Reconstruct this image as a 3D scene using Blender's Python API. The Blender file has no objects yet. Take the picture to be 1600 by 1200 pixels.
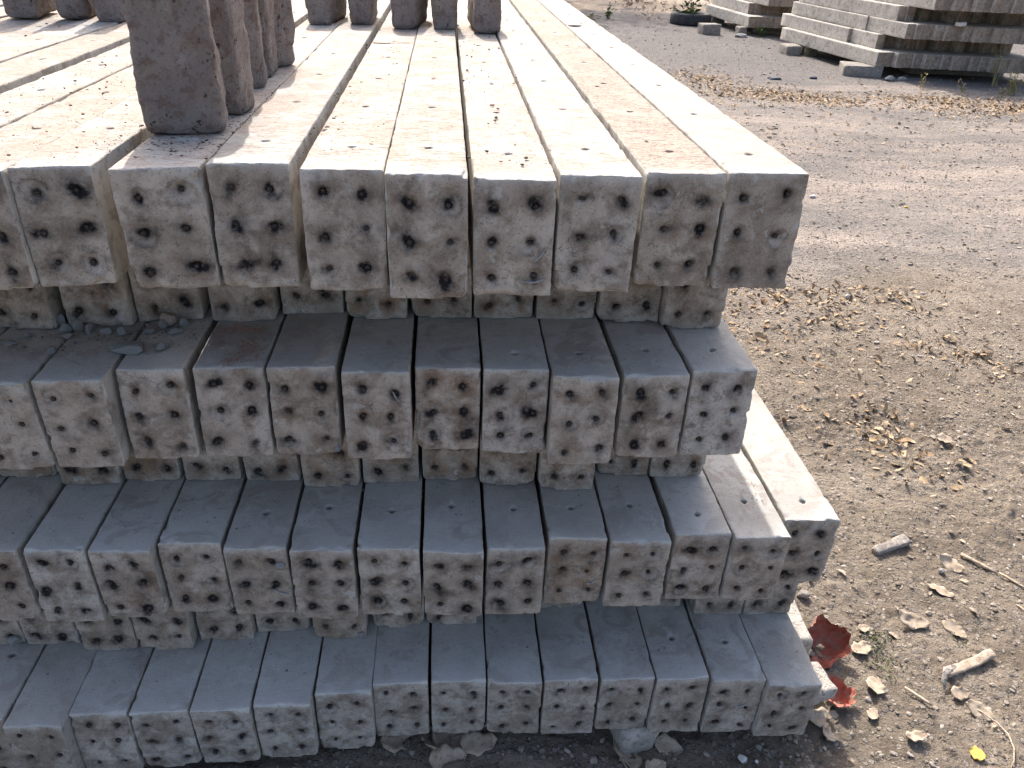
import bpy, math, random
import numpy as np
from mathutils import Vector, Matrix, Quaternion

# ---------------------------------------------------------------- camera, light, exposure
scene = bpy.context.scene
COL = scene.collection
H = 0.1547            # height of one layer of pillars
CLEAR = 0.06          # bottom layer above the ground
CAM_Z = 1.4104
cam_data = bpy.data.cameras.new('camera')
cam = bpy.data.objects.new('camera', cam_data)
COL.objects.link(cam)
cam_data.sensor_width = 36.0
cam_data.lens = 27.65
cam_data.clip_start = 0.05
cam_data.clip_end = 2000.0
right = Vector((0.99663, -0.073189, 0.037043))
up = Vector((0.005458, 0.509751, 0.860305))
fwd = Vector((0.081848, 0.857203, -0.508433))
m = Matrix((right, up, -fwd)).transposed().to_4x4()
m.translation = Vector((0, 0, CAM_Z))
cam.matrix_world = m
scene.camera = cam

SUN_DIR = Vector((-0.149, 1.10, 1.0)).normalized()
SUN_EL = math.asin(SUN_DIR.z)
SUN_ROT = math.atan2(SUN_DIR.x, SUN_DIR.y)
world = bpy.data.worlds.new('World')
scene.world = world
world.use_nodes = True
wn = world.node_tree
bg = wn.nodes['Background']
sky = wn.nodes.new('ShaderNodeTexSky')
sky.sky_type = 'NISHITA'
sky.sun_disc = False
sky.sun_elevation = SUN_EL
sky.sun_rotation = SUN_ROT
sky.air_density = 1.0
sky.dust_density = 6.0
sky.ozone_density = 1.0
wn.links.new(sky.outputs[0], bg.inputs[0])
bg.inputs[1].default_value = 0.15
sun_data = bpy.data.lights.new('sun', 'SUN')
sun_data.energy = 3.1
sun_data.angle = math.radians(0.53)
sun_data.color = (1.0, 0.955, 0.885)
sun = bpy.data.objects.new('sun', sun_data)
sun.rotation_mode = 'QUATERNION'
sun.rotation_quaternion = SUN_DIR.to_track_quat('Z', 'Y')
sun.location = (-3, 12, 14)
COL.objects.link(sun)
scene.view_settings.view_transform = 'Standard'
scene.view_settings.look = 'None'
scene.view_settings.gamma = 1.0
scene.view_settings.exposure = 1.16
scene.cycles.max_bounces = 6
scene.cycles.diffuse_bounces = 4

# ---------------------------------------------------------------- helpers
def tag(o, label, cat, group=None, kind=None):
    if label: o['label'] = label
    if cat: o['category'] = cat
    if group: o['group'] = group
    if kind: o['kind'] = kind
    return o

def mesh_from(name, verts, faces, mats=None, fmat=None, attrs=None, smooth=True):
    """faces: (N,4) or (N,3) int array or list of such arrays"""
    me = bpy.data.meshes.new(name)
    verts = np.asarray(verts, np.float32)
    if not isinstance(faces, list): faces = [faces]
    faces = [np.asarray(f, np.int32) for f in faces if len(f)]
    nl = sum(f.size for f in faces); nf = sum(len(f) for f in faces)
    me.vertices.add(len(verts)); me.vertices.foreach_set('co', verts.ravel())
    me.loops.add(nl); me.loops.foreach_set('vertex_index', np.concatenate([f.ravel() for f in faces]))
    me.polygons.add(nf)
    tot = np.concatenate([np.full(len(f), f.shape[1], np.int32) for f in faces])
    start = np.concatenate([[0], np.cumsum(tot)[:-1]]).astype(np.int32)
    me.polygons.foreach_set('loop_start', start)
    me.polygons.foreach_set('loop_total', tot)
    if fmat is not None: me.polygons.foreach_set('material_index', np.asarray(fmat, np.int32))
    me.polygons.foreach_set('use_smooth', np.full(nf, smooth))
    me.update(calc_edges=True)
    me.validate()
    for k, a in (attrs or {}).items():
        at = me.attributes.new(k, 'FLOAT', 'POINT')
        at.data.foreach_set('value', np.asarray(a, np.float32))
    for mt in (mats or []): me.materials.append(mt)
    return me

def link(name, me, loc=(0, 0, 0), rot=(0, 0, 0), parent=None):
    o = bpy.data.objects.new(name, me)
    o.location = loc; o.rotation_euler = rot
    if parent is not None: o.parent = parent
    COL.objects.link(o)
    return o

def _hash(i, j, k, s):
    with np.errstate(over='ignore'):
        n = (i.astype(np.uint32) * np.uint32(374761393) + j.astype(np.uint32) * np.uint32(668265263)
             + k.astype(np.uint32) * np.uint32(2147483647) + np.uint32(s & 0xffffffff) * np.uint32(974634777))
        n = (n ^ (n >> np.uint32(13))) * np.uint32(1274126177)
        n = (n ^ (n >> np.uint32(16))) * np.uint32(2246822519)
        n = n ^ (n >> np.uint32(15))
    return n.astype(np.float64) / 4294967295.0

def vnoise(P, s=0):
    P = np.asarray(P, float)
    i = np.floor(P).astype(np.int64); f = P - i; f = f * f * (3 - 2 * f)
    out = 0
    for a in (0, 1):
        for b in (0, 1):
            for c in (0, 1):
                w = (f[:, 0] if a else 1 - f[:, 0]) * (f[:, 1] if b else 1 - f[:, 1]) * (f[:, 2] if c else 1 - f[:, 2])
                out = out + w * _hash(i[:, 0] + a, i[:, 1] + b, i[:, 2] + c, s)
    return out

def fbm(P, s=0, octs=3):
    t = 0; amp = 1; tot = 0
    P = np.asarray(P, float)
    for o in range(octs):
        t = t + amp * vnoise(P * (2.03 ** o), s + 17 * o); tot += amp; amp *= .5
    return t / tot

def sst(a, b, x):
    t = np.clip((x - a) / (b - a), 0, 1); return t * t * (3 - 2 * t)

# ---------------------------------------------------------------- materials
class NT:
    def __init__(s, name, rough=0.9, spec=0.25):
        s.m = bpy.data.materials.new(name); s.m.use_nodes = True
        s.t = s.m.node_tree; s.b = s.t.nodes['Principled BSDF']
        s.b.inputs['Roughness'].default_value = rough
        s.b.inputs['Specular IOR Level'].default_value = spec
        tc = s.t.nodes.new('ShaderNodeTexCoord'); oi = s.t.nodes.new('ShaderNodeObjectInfo')
        ml = s.math('MULTIPLY', oi.outputs['Random'], 137.0)
        cb = s.t.nodes.new('ShaderNodeCombineXYZ')
        s.l(ml, cb.inputs[0]); s.l(ml, cb.inputs[1])
        va = s.t.nodes.new('ShaderNodeVectorMath'); va.operation = 'ADD'
        s.l(tc.outputs['Object'], va.inputs[0]); s.l(cb.outputs[0], va.inputs[1])
        s.co = va.outputs[0]; s.rand = oi.outputs['Random']
    def l(s, a, b): s.t.links.new(a, b)
    def put(s, v, inp):
        if hasattr(v, 'is_output'): s.l(v, inp)
        elif isinstance(v, (tuple, list)): inp.default_value = tuple(v) + ((1,) if len(v) == 3 and len(inp.default_value) == 4 else ())
        else: inp.default_value = v
    def math(s, op, a, b=0.0, clamp=False):
        n = s.t.nodes.new('ShaderNodeMath'); n.operation = op; n.use_clamp = clamp
        s.put(a, n.inputs[0]); s.put(b, n.inputs[1]); return n.outputs[0]
    def noise(s, scale, detail=3, rough=.55, vec=None, dist=0.0):
        n = s.t.nodes.new('ShaderNodeTexNoise'); n.inputs['Scale'].default_value = scale
        n.inputs['Detail'].default_value = detail; n.inputs['Roughness'].default_value = rough
        n.inputs['Distortion'].default_value = dist
        s.l(vec or s.co, n.inputs['Vector']); return n.outputs['Fac']
    def stretch(s, v):
        n = s.t.nodes.new('ShaderNodeVectorMath'); n.operation = 'MULTIPLY'
        s.l(s.co, n.inputs[0]); n.inputs[1].default_value = v; return n.outputs[0]
    def voro(s, scale, vec=None, feature='F1'):
        n = s.t.nodes.new('ShaderNodeTexVoronoi'); n.inputs['Scale'].default_value = scale; n.feature = feature
        s.l(vec or s.co, n.inputs['Vector']); return n.outputs['Distance']
    def ramp(s, f, a, b, lo=0.0, hi=1.0):
        n = s.t.nodes.new('ShaderNodeMapRange'); n.clamp = True; n.interpolation_type = 'SMOOTHSTEP'
        s.put(f, n.inputs[0]); n.inputs[1].default_value = a; n.inputs[2].default_value = b
        n.inputs[3].default_value = lo; n.inputs[4].default_value = hi; return n.outputs[0]
    def attr(s, name):
        n = s.t.nodes.new('ShaderNodeAttribute'); n.attribute_name = name; return n.outputs['Fac']
    def mix(s, f, a, b):
        n = s.t.nodes.new('ShaderNodeMix'); n.data_type = 'RGBA'
        s.put(f, n.inputs[0]); s.put(a, n.inputs[6]); s.put(b, n.inputs[7]); return n.outputs[2]
    def mul(s, *xs):
        r = xs[0]
        for x in xs[1:]: r = s.math('MULTIPLY', r, x)
        return r
    def done(s, col, bump=None, strength=.5, dist=.002):
        s.put(col, s.b.inputs['Base Color'])
        if bump is not None:
            n = s.t.nodes.new('ShaderNodeBump'); n.inputs['Strength'].default_value = strength
            n.inputs['Distance'].default_value = dist
            s.l(bump, n.inputs['Height']); s.l(n.outputs[0], s.b.inputs['Normal'])
        return s.m

def mat_end():
    n = NT('stained_concrete_end', .88)
    n1 = n.noise(15, 4); n2 = n.noise(48, 6, .62); n3 = n.noise(320, 4, .65); n4 = n.noise(24, 5, .62, dist=1.0); n5 = n.noise(110, 5, .68)
    pr = n.math('SUBTRACT', n.attr('tone'), .5)
    c = n.mix(n.ramp(n1, .36, .64), (.57, .505, .44), (.42, .36, .30))
    c = n.mix(n.ramp(pr, 0, .5, 0, .42), c, (.30, .23, .165)); c = n.mix(n.ramp(pr, 0, -.5, 0, .42), c, (.58, .555, .515))
    c = n.mix(n.mul(n.ramp(n.noise(22, 5, .65, dist=.5), .44, .64), .75), c, (.245, .20, .158))
    c = n.mix(n.mul(n.ramp(n2, .50, .66), .60), c, (.185, .155, .128))
    c = n.mix(n.mul(n.ramp(n5, .56, .72), .45), c, (.22, .185, .15))
    c = n.mix(n.mul(n.ramp(n5, .44, .32), .30), c, (.56, .53, .48))
    rust = n.mul(n.attr('rust'), n.ramp(n4, .35, .62))
    c = n.mix(n.mul(rust, .8), c, (.27, .165, .095))
    c = n.mix(n.mul(n.attr('rust'), n.ramp(n2, .56, .72), .7), c, (.10, .075, .057))
    c = n.mix(n.mul(n.attr('pale'), n.ramp(n3, .3, .6, .5, 1.0)), c, (.60, .58, .54))
    c = n.mix(n.mul(n.ramp(n.noise(28, 5, .65), .62, .67), .55), c, (.57, .555, .53))
    spk = n.ramp(n.voro(230), .10, .22, 1, 0)
    c = n.mix(n.mul(spk, n.ramp(n.noise(60, 2), .46, .60), .85), c, (.06, .05, .042))
    cn = n.noise(20, 3, .5, dist=1.6)
    c = n.mix(n.mul(n.ramp(cn, .495, .502), n.ramp(cn, .509, .502), n.ramp(n.noise(14, 2), .5, .6), .7), c, (.08, .07, .06))
    c = n.mix(n.ramp(n3, .54, .70, 0, .6), c, (.15, .13, .11))
    c = n.mix(n.ramp(n3, .42, .30, 0, .4), c, (.60, .57, .53))
    soot_dark = n.math('MULTIPLY', n.attr('soot_dark'), n.ramp(n.noise(120, 4, .6), .30, .62, .70, 1.25), True)
    c = n.mix(soot_dark, c, (.014, .014, .016))
    b = n.math('ADD', n.mul(n2, .45), n.math('ADD', n.mul(n3, .4), n.mul(n5, .35)))
    return n.done(c, b, .85, .005)

def mat_top():
    n = NT('cast_concrete_top', .88)
    n1 = n.noise(7, 4, .6); n2 = n.noise(36, 5, .6); n3 = n.noise(330, 3, .6)
    c = n.mix(n.ramp(n1, .35, .68), (.455, .44, .415), (.34, .325, .30))
    c = n.mix(n.ramp(n2, .52, .75, 0, .5), c, (.34, .32, .295))
    c = n.mix(n.ramp(n.noise(17, 5, .65, dist=.8), .50, .62, 0, .6), c, (.27, .235, .205))
    c = n.mix(n.ramp(n.noise(27, 6, .7, dist=.5), .56, .64, 0, .6), c, (.50, .475, .44))
    st = n.stretch((32, 210, 60)); st2 = n.stretch((55, 330, 60))
    sn = n.noise(1.0, 6, .72, vec=st, dist=.4); sn2 = n.noise(1.0, 5, .75, vec=st2)
    d = n.attr('dust')
    patch = n.ramp(n.math('ADD', n.mul(n.noise(9, 5, .68, dist=.6), .75), n.mul(sn, .35)), .49, .60)
    pt = n.math('SUBTRACT', n.attr('tone'), .5)
    c = n.mix(n.ramp(pt, 0, .5, 0, .4), c, (.33, .295, .255)); c = n.mix(n.ramp(pt, 0, -.5, 0, .4), c, (.54, .525, .495))
    c = n.mix(n.mul(d, patch, .80), c, (.36, .285, .235))
    c = n.mix(n.mul(n.ramp(d, 1.1, 1.6), n.ramp(n.noise(6, 4, .6), .30, .48), .85), c, (.385, .30, .25))
    c = n.mix(n.mul(d, n.ramp(n.noise(200, 4, .8), .50, .60), n.ramp(patch, 0, 1, .25, 1), .65), c, (.20, .14, .105))
    c = n.mix(n.mul(d, n.ramp(sn, .53, .60), .75), c, (.25, .205, .17))
    c = n.mix(n.mul(d, n.ramp(sn2, .55, .60), .90), c, (.12, .095, .08))
    dash = n.mul(n.ramp(n.voro(1.0, n.stretch((70, 300, 60))), .10, .26, 1, 0), n.ramp(n.noise(13, 4, .65), .42, .56))
    c = n.mix(n.mul(dash, n.ramp(d, .1, .9, .12, .95)), c, (.07, .055, .048))
    spk = n.ramp(n.voro(150), .07, .19, 1, 0)
    c = n.mix(n.mul(spk, n.ramp(n.noise(40, 3), .46, .60), .8), c, (.08, .065, .055))
    wsp = n.ramp(n.voro(190), .05, .14, 1, 0)
    c = n.mix(n.mul(wsp, n.ramp(n.noise(31, 3), .42, .56), .9), c, (.62, .58, .53))
    c = n.mix(n.ramp(n3, .58, .76, 0, .5), c, (.20, .18, .16))
    c = n.mix(n.mul(n.attr('pale'), n.ramp(n3, .3, .6, .4, 1.0)), c, (.60, .58, .55))
    c = n.mix(n.attr('soot_dark'), c, (.03, .03, .03))
    b = n.math('ADD', n.mul(n2, .5), n.math('ADD', n.mul(n3, .35), n.mul(sn, n.mul(d, .5))))
    return n.done(c, b, .6, .004)

def mat_side():
    n = NT('cast_concrete_side', .9)
    n1 = n.noise(9, 4); n2 = n.noise(60, 5); n3 = n.noise(300, 3)
    c = n.mix(n.ramp(n1, .35, .65), (.53, .495, .445), (.43, .395, .35))
    c = n.mix(n.ramp(n2, .50, .68, 0, .6), c, (.27, .235, .20))
    c = n.mix(n.ramp(n.noise(20, 5, .65, dist=.6), .50, .64, 0, .65), c, (.22, .185, .15))
    spk = n.ramp(n.voro(120), .10, .2, 1, 0)
    c = n.mix(n.mul(spk, n.ramp(n.noise(25, 2), .45, .6), .7), c, (.12, .10, .09))
    return n.done(c, n.math('ADD', n2, n.mul(n3, .4)), .5, .003)

def mat_simple(name, a, b, scale, rough=.9, c3=None, s3=80, bump=.5, dist=.003, attr=None, spec=.2):
    n = NT(name, rough, spec)
    f = n.ramp(n.noise(scale, 5, .6), .35, .65)
    c = n.mix(f, a, b)
    if attr: c = n.mix(n.attr(attr), a, b); c = n.mix(n.ramp(n.noise(scale, 4), .4, .7, 0, .35), c, (.1, .08, .06))
    if c3: c = n.mix(n.ramp(n.noise(s3, 4, .65), .52, .66), c, c3)
    return n.done(c, n.noise(s3 * 2.2, 4), bump, dist)

M_END, M_TOP, M_SIDE = mat_end(), mat_top(), mat_side()
M_WIRE = mat_simple('rusty_cut_wire', (.022, .02, .019), (.06, .038, .028), 400, .45, (.16, .14, .13), 900, .6, .001)
M_BRICK = None
def mat_brick():
    n = NT('old_burnt_brick', .93)
    n1 = n.noise(16, 4, .6); n2 = n.noise(55, 5, .65); n3 = n.noise(240, 4, .65)
    c = n.mix(n.ramp(n1, .35, .65), (.245, .205, .185), (.295, .255, .235))
    c = n.mix(n.ramp(n2, .51, .64, 0, .65), c, (.175, .11, .092))
    c = n.mix(n.ramp(n.noise(28, 5, .65), .55, .68, 0, .8), c, (.34, .31, .28))
    c = n.mix(n.ramp(n.noise(75, 3, .6), .64, .70), c, (.06, .045, .045))
    c = n.mix(n.ramp(n3, .55, .68, 0, .65), c, (.10, .075, .068))
    c = n.mix(n.ramp(n3, .40, .28, 0, .5), c, (.40, .36, .34))
    return n.done(c, n.math('ADD', n2, n.mul(n3, .8)), 1.0, .008)
M_BRICK = mat_brick()
M_STONE = mat_simple('grey_crushed_stone', (.22, .22, .222), (.33, .325, .315), 40, .85, (.09, .09, .095), 120, .6, .002)
M_PINKSTONE = mat_simple('pale_pink_stone', (.40, .33, .28), (.34, .27, .23), 40, .85, (.28, .2, .17), 120, .6, .002)
M_MORTAR = mat_simple('grey_mortar_lump', (.42, .42, .42), (.34, .34, .335), 60, .9, (.2, .2, .2), 200, .8, .003)
M_CHUNK = mat_simple('broken_concrete', (.50, .46, .41), (.38, .34, .30), 25, .92, (.25, .22, .19), 90, .8, .005)
M_WOOD = mat_simple('weathered_grey_wood', (.36, .325, .295), (.20, .175, .155), 45, .85, (.10, .085, .075), 150, .6, .002)
M_PALEWOOD = mat_simple('split_pale_wood', (.52, .43, .33), (.40, .31, .23), 60, .85, (.24, .18, .13), 150, .6, .002)
M_LEAF = mat_simple('dry_leaf', (.44, .345, .235), (.33, .205, .11), 30, .75, None, 60, .3, .001, attr='shade')
M_PALELEAF = mat_simple('bleached_leaf', (.43, .355, .275), (.33, .26, .195), 50, .8, (.24, .18, .13), 90, .4, .001)
M_YELLOW = mat_simple('yellow_leaf', (.62, .42, .10), (.52, .34, .09), 50, .7, None, 90, .3, .001)
M_GRAVEL = mat_simple('soil_gravel', (.19, .155, .12), (.40, .355, .31), 60, .95, None, 80, .5, .002, attr='shade')
M_GRIT = mat_simple('dark_grit', (.06, .05, .045), (.20, .13, .10), 60, .9, None, 80, .3, .001, attr='shade')
M_CRUMB = mat_simple('red_brick_crumb', (.34, .17, .12), (.42, .28, .22), 60, .95, None, 80, .3, .001, attr='shade')
M_GREEN = mat_simple('weed_green', (.06, .10, .025), (.11, .14, .045), 40, .8, None, 60, .3, .001, attr='shade')
M_MOSS = mat_simple('moss_green', (.07, .11, .035), (.13, .15, .06), 40, .9, None, 60, .3, .001, attr='shade')
M_STRAW = mat_simple('dry_grass', (.34, .28, .14), (.22, .21, .09), 40, .85, None, 60, .3, .001, attr='shade')
M_DARK = mat_simple('black_rubber', (.035, .036, .04), (.06, .06, .062), 20, .8, None, 60, .4, .002)
M_BARK = mat_simple('tree_bark', (.16, .12, .09), (.10, .075, .055), 8, .95, (.05, .04, .03), 20, .8, .01)
M_BLUE = mat_simple('blue_black_scrap', (.02, .03, .06), (.05, .06, .09), 40, .6, None, 60, .4, .002)
M_WHITE = mat_simple('white_stone', (.68, .66, .62), (.58, .56, .52), 40, .7, None, 60, .3, .002)

def mat_cloth():
    n = NT('faded_red_plastic', .85, .2)
    g = n.t.nodes.new('ShaderNodeNewGeometry')
    f = n.ramp(n.noise(30, 4), .35, .65)
    out = n.mix(f, (.52, .28, .23), (.42, .20, .16))
    inn = n.mix(f, (.44, .14, .10), (.34, .095, .065))
    c = n.mix(g.outputs['Backfacing'], out, inn)
    c = n.mix(n.mul(n.ramp(n.noise(45, 5, .6), .46, .66), .75), c, (.30, .215, .17))
    return n.done(c, n.noise(220, 4), .4, .002)
M_CLOTH = mat_cloth()

def mat_ground():
    n = NT('yard_ground', .97, .1)
    geo = n.t.nodes.new('ShaderNodeNewGeometry')
    sp = n.t.nodes.new('ShaderNodeSeparateXYZ'); n.l(geo.outputs['Position'], sp.inputs[0])
    pos = geo.outputs['Position']
    def cells(scale):
        v = n.t.nodes.new('ShaderNodeTexVoronoi'); v.inputs['Scale'].default_value = scale; n.l(pos, v.inputs['Vector'])
        q = n.t.nodes.new('ShaderNodeSeparateColor'); n.l(v.outputs['Color'], q.inputs[0])
        return v.outputs['Distance'], q.outputs[0], q.outputs[1]
    y = n.math('ADD', sp.outputs[1], n.mul(n.math('SUBTRACT', n.noise(1.1, 4, .6, vec=pos), .5), 2.2))
    far = n.ramp(y, 2.8, 3.8)
    a = n.noise(1.6, 5, .62, vec=pos); b = n.noise(9, 6, .68, vec=pos); c_ = n.noise(55, 6, .70, vec=pos); d = n.noise(190, 4, .7, vec=pos)
    d1, r1, r2 = cells(75); d2, q1, q2 = cells(34)
    soil = n.mix(n.ramp(a, .38, .62), (.20, .165, .13), (.26, .217, .174))
    soil = n.mix(n.ramp(b, .48, .66, 0, .7), soil, (.13, .103, .08))
    grav = n.mix(n.ramp(a, .36, .60), (.25, .222, .20), (.31, .262, .228))
    grav = n.mix(n.ramp(b, .46, .60, 0, .8), grav, (.215, .196, .185))
    tv = n.t.nodes.new('ShaderNodeMapping'); n.l(pos, tv.inputs[0]); tv.inputs['Rotation'].default_value = (0, 0, .55); tv.inputs['Scale'].default_value = (.45, 2.2, 1)
    tr = n.noise(1.0, 5, .65, vec=tv.outputs[0])
    grav = n.mix(n.ramp(tr, .50, .62, 0, .75), grav, (.165, .155, .15)); grav = n.mix(n.ramp(tr, .46, .36, 0, .7), grav, (.39, .325, .28))
    soil = n.mix(n.ramp(tr, .52, .66, 0, .5), soil, (.33, .28, .225))
    c = n.mix(far, soil, grav)
    far_grey = n.ramp(n.math('ADD', y, n.mul(n.math('SUBTRACT', n.noise(.5, 3, .5, vec=pos), .5), 3.0)), 8.4, 9.4)  # mask for a darker grey tone on the far ground
    c = n.mix(n.mul(far_grey, .85), c, n.mix(n.ramp(b, .4, .65), (.120, .114, .116), (.165, .155, .152)))
    sand = n.mul(n.ramp(sp.outputs[1], 15.4, 16.4), n.ramp(a, .36, .5))
    c = n.mix(sand, c, (.45, .36, .27))
    # single stones of the gravel, each with its own tone
    peb = n.mul(n.ramp(d1, .50, .36), n.ramp(r1, .45, .60))
    c = n.mix(n.mul(peb, .75), c, n.mix(r2, (.13, .115, .105), (.42, .37, .33)))
    peb2 = n.mul(n.ramp(d2, .46, .30), n.ramp(q1, .62, .75), far)
    c = n.mix(n.mul(peb2, .7), c, n.mix(q2, (.12, .11, .105), (.40, .35, .32)))
    c = n.mix(n.ramp(c_, .54, .66, 0, .65), c, (.095, .075, .058))
    c = n.mix(n.ramp(c_, .42, .30, 0, .40), c, (.42, .36, .30))
    c = n.mix(n.ramp(d, .57, .70, 0, .55), c, (.085, .068, .055))
    h = n.math('ADD', n.mul(c_, .9), n.math('ADD', n.mul(d, .4), n.math('ADD', n.mul(peb, .35), n.mul(peb2, .5))))
    return n.done(c, h, 1.0, .016)
M_GROUND = mat_ground()
# ---------------------------------------------------------------- ground
def ground_z(x, y):
    x = np.asarray(x, float); y = np.asarray(y, float)
    P = np.stack([x, y, np.zeros_like(x)], -1).reshape(-1, 3)
    near = 1 - sst(4.0, 7.0, P[:, 1])
    z = (fbm(P * 1.3, 5, 2) - .5) * .035
    z += (fbm(P * 14, 9, 2) - .5) * .020 * (.35 + .65 * near)
    z += (fbm(P * 60, 11, 3) - .5) * .012 * near * (.4 + 1.2 * vnoise(P * 4, 35))
    R_ = P @ np.array([[.8, .6, 0], [-.6, .8, 0], [0, 0, 1]])
    z += np.maximum(fbm(R_ * 47, 21, 3) - .55, 0) * .030 * near * sst(.40, .62, vnoise(P * 5, 33))     # clods
    return z.reshape(x.shape)

def lines(lo, hi, step, out_lo, out_hi, grow=1.10):
    c = list(np.arange(lo, hi + 1e-9, step)); s = step
    a = [c[0]]; 
    while a[-1] > out_lo: s *= grow; a.append(a[-1] - s)
    s = step; b = [c[-1]]
    while b[-1] < out_hi: s *= grow; b.append(b[-1] + s)
    return np.array(a[:0:-1] + c + b[1:])
gx = lines(.62, 1.75, .0065, -260, 260, 1.035)
gy = lines(.80, 2.1, .0065, -120, 420, 1.03)
GX, GY = np.meshgrid(gx, gy, indexing='ij')
gz = ground_z(GX, GY)
gz[np.abs(GX) > 60] = 0; gz[GY > 80] = 0
nx_, ny_ = len(gx), len(gy)
idx = np.arange(nx_ * ny_).reshape(nx_, ny_)
gf = np.stack([idx[:-1, :-1], idx[1:, :-1], idx[1:, 1:], idx[:-1, 1:]], -1).reshape(-1, 4)
ground = link('ground', mesh_from('ground', np.stack([GX, GY, gz], -1).reshape(-1, 3), gf, [M_GROUND]))
tag(ground, 'dusty brown soil and gravel yard floor', 'ground', kind='structure')

# ---------------------------------------------------------------- rounded, chipped blocks on a lattice
def lattice(xs, ys, zs):
    nx, ny, nz = len(xs), len(ys), len(zs)
    ids = -np.ones((nx, ny, nz), np.int64)
    mask = np.zeros((nx, ny, nz), bool)
    mask[0] = mask[-1] = True; mask[:, 0] = mask[:, -1] = True; mask[:, :, 0] = mask[:, :, -1] = True
    ids[mask] = np.arange(mask.sum())
    I, J, K = np.nonzero(mask)
    V = np.stack([xs[I], ys[J], zs[K]], -1)
    def q(a, b, c, d): return np.stack([a, b, c, d], -1).reshape(-1, 4)
    F = []; mats = []
    s = ids[:, 0, :];  F.append(q(s[:-1, :-1], s[1:, :-1], s[1:, 1:], s[:-1, 1:])); mats.append(0)     # front (-y)
    s = ids[:, -1, :]; F.append(q(s[:-1, :-1], s[:-1, 1:], s[1:, 1:], s[1:, :-1])); mats.append(0)     # back
    s = ids[:, :, -1]; F.append(q(s[:-1, :-1], s[1:, :-1], s[1:, 1:], s[:-1, 1:])); mats.append(1)     # top
    s = ids[:, :, 0];  F.append(q(s[:-1, :-1], s[:-1, 1:], s[1:, 1:], s[1:, :-1])); mats.append(2)     # bottom
    s = ids[0];        F.append(q(s[:-1, :-1], s[:-1, 1:], s[1:, 1:], s[1:, :-1])); mats.append(2)     # left
    s = ids[-1];       F.append(q(s[:-1, :-1], s[1:, :-1], s[1:, 1:], s[:-1, 1:])); mats.append(2)     # right
    fm = np.concatenate([np.full(len(f), k, np.int32) for f, k in zip(F, mats)])
    return V, np.concatenate(F), fm, (I, J, K)

def edge_lines(a, b, offs, step):
    offs = [o for o in offs if o < (b - a) / 2 - step / 2]
    n = max(1, int(round((b - a - 2 * offs[-1]) / step)))
    mid = np.linspace(a + offs[-1], b - offs[-1], n + 1)
    return np.unique(np.round(np.concatenate([[a + o for o in offs], mid, [b - o for o in offs]]), 6))

def round_block(V, lo, hi, r):
    """project lattice points onto a box whose edges are rounded by a radius that varies over the surface"""
    lo = np.asarray(lo); hi = np.asarray(hi); r = r[:, None]
    c = np.clip(V, lo + r, hi - r); d = V - c
    n = np.linalg.norm(d, axis=1, keepdims=True)
    return np.where(n > 1e-9, c + d / np.maximum(n, 1e-9) * r, V)

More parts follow.
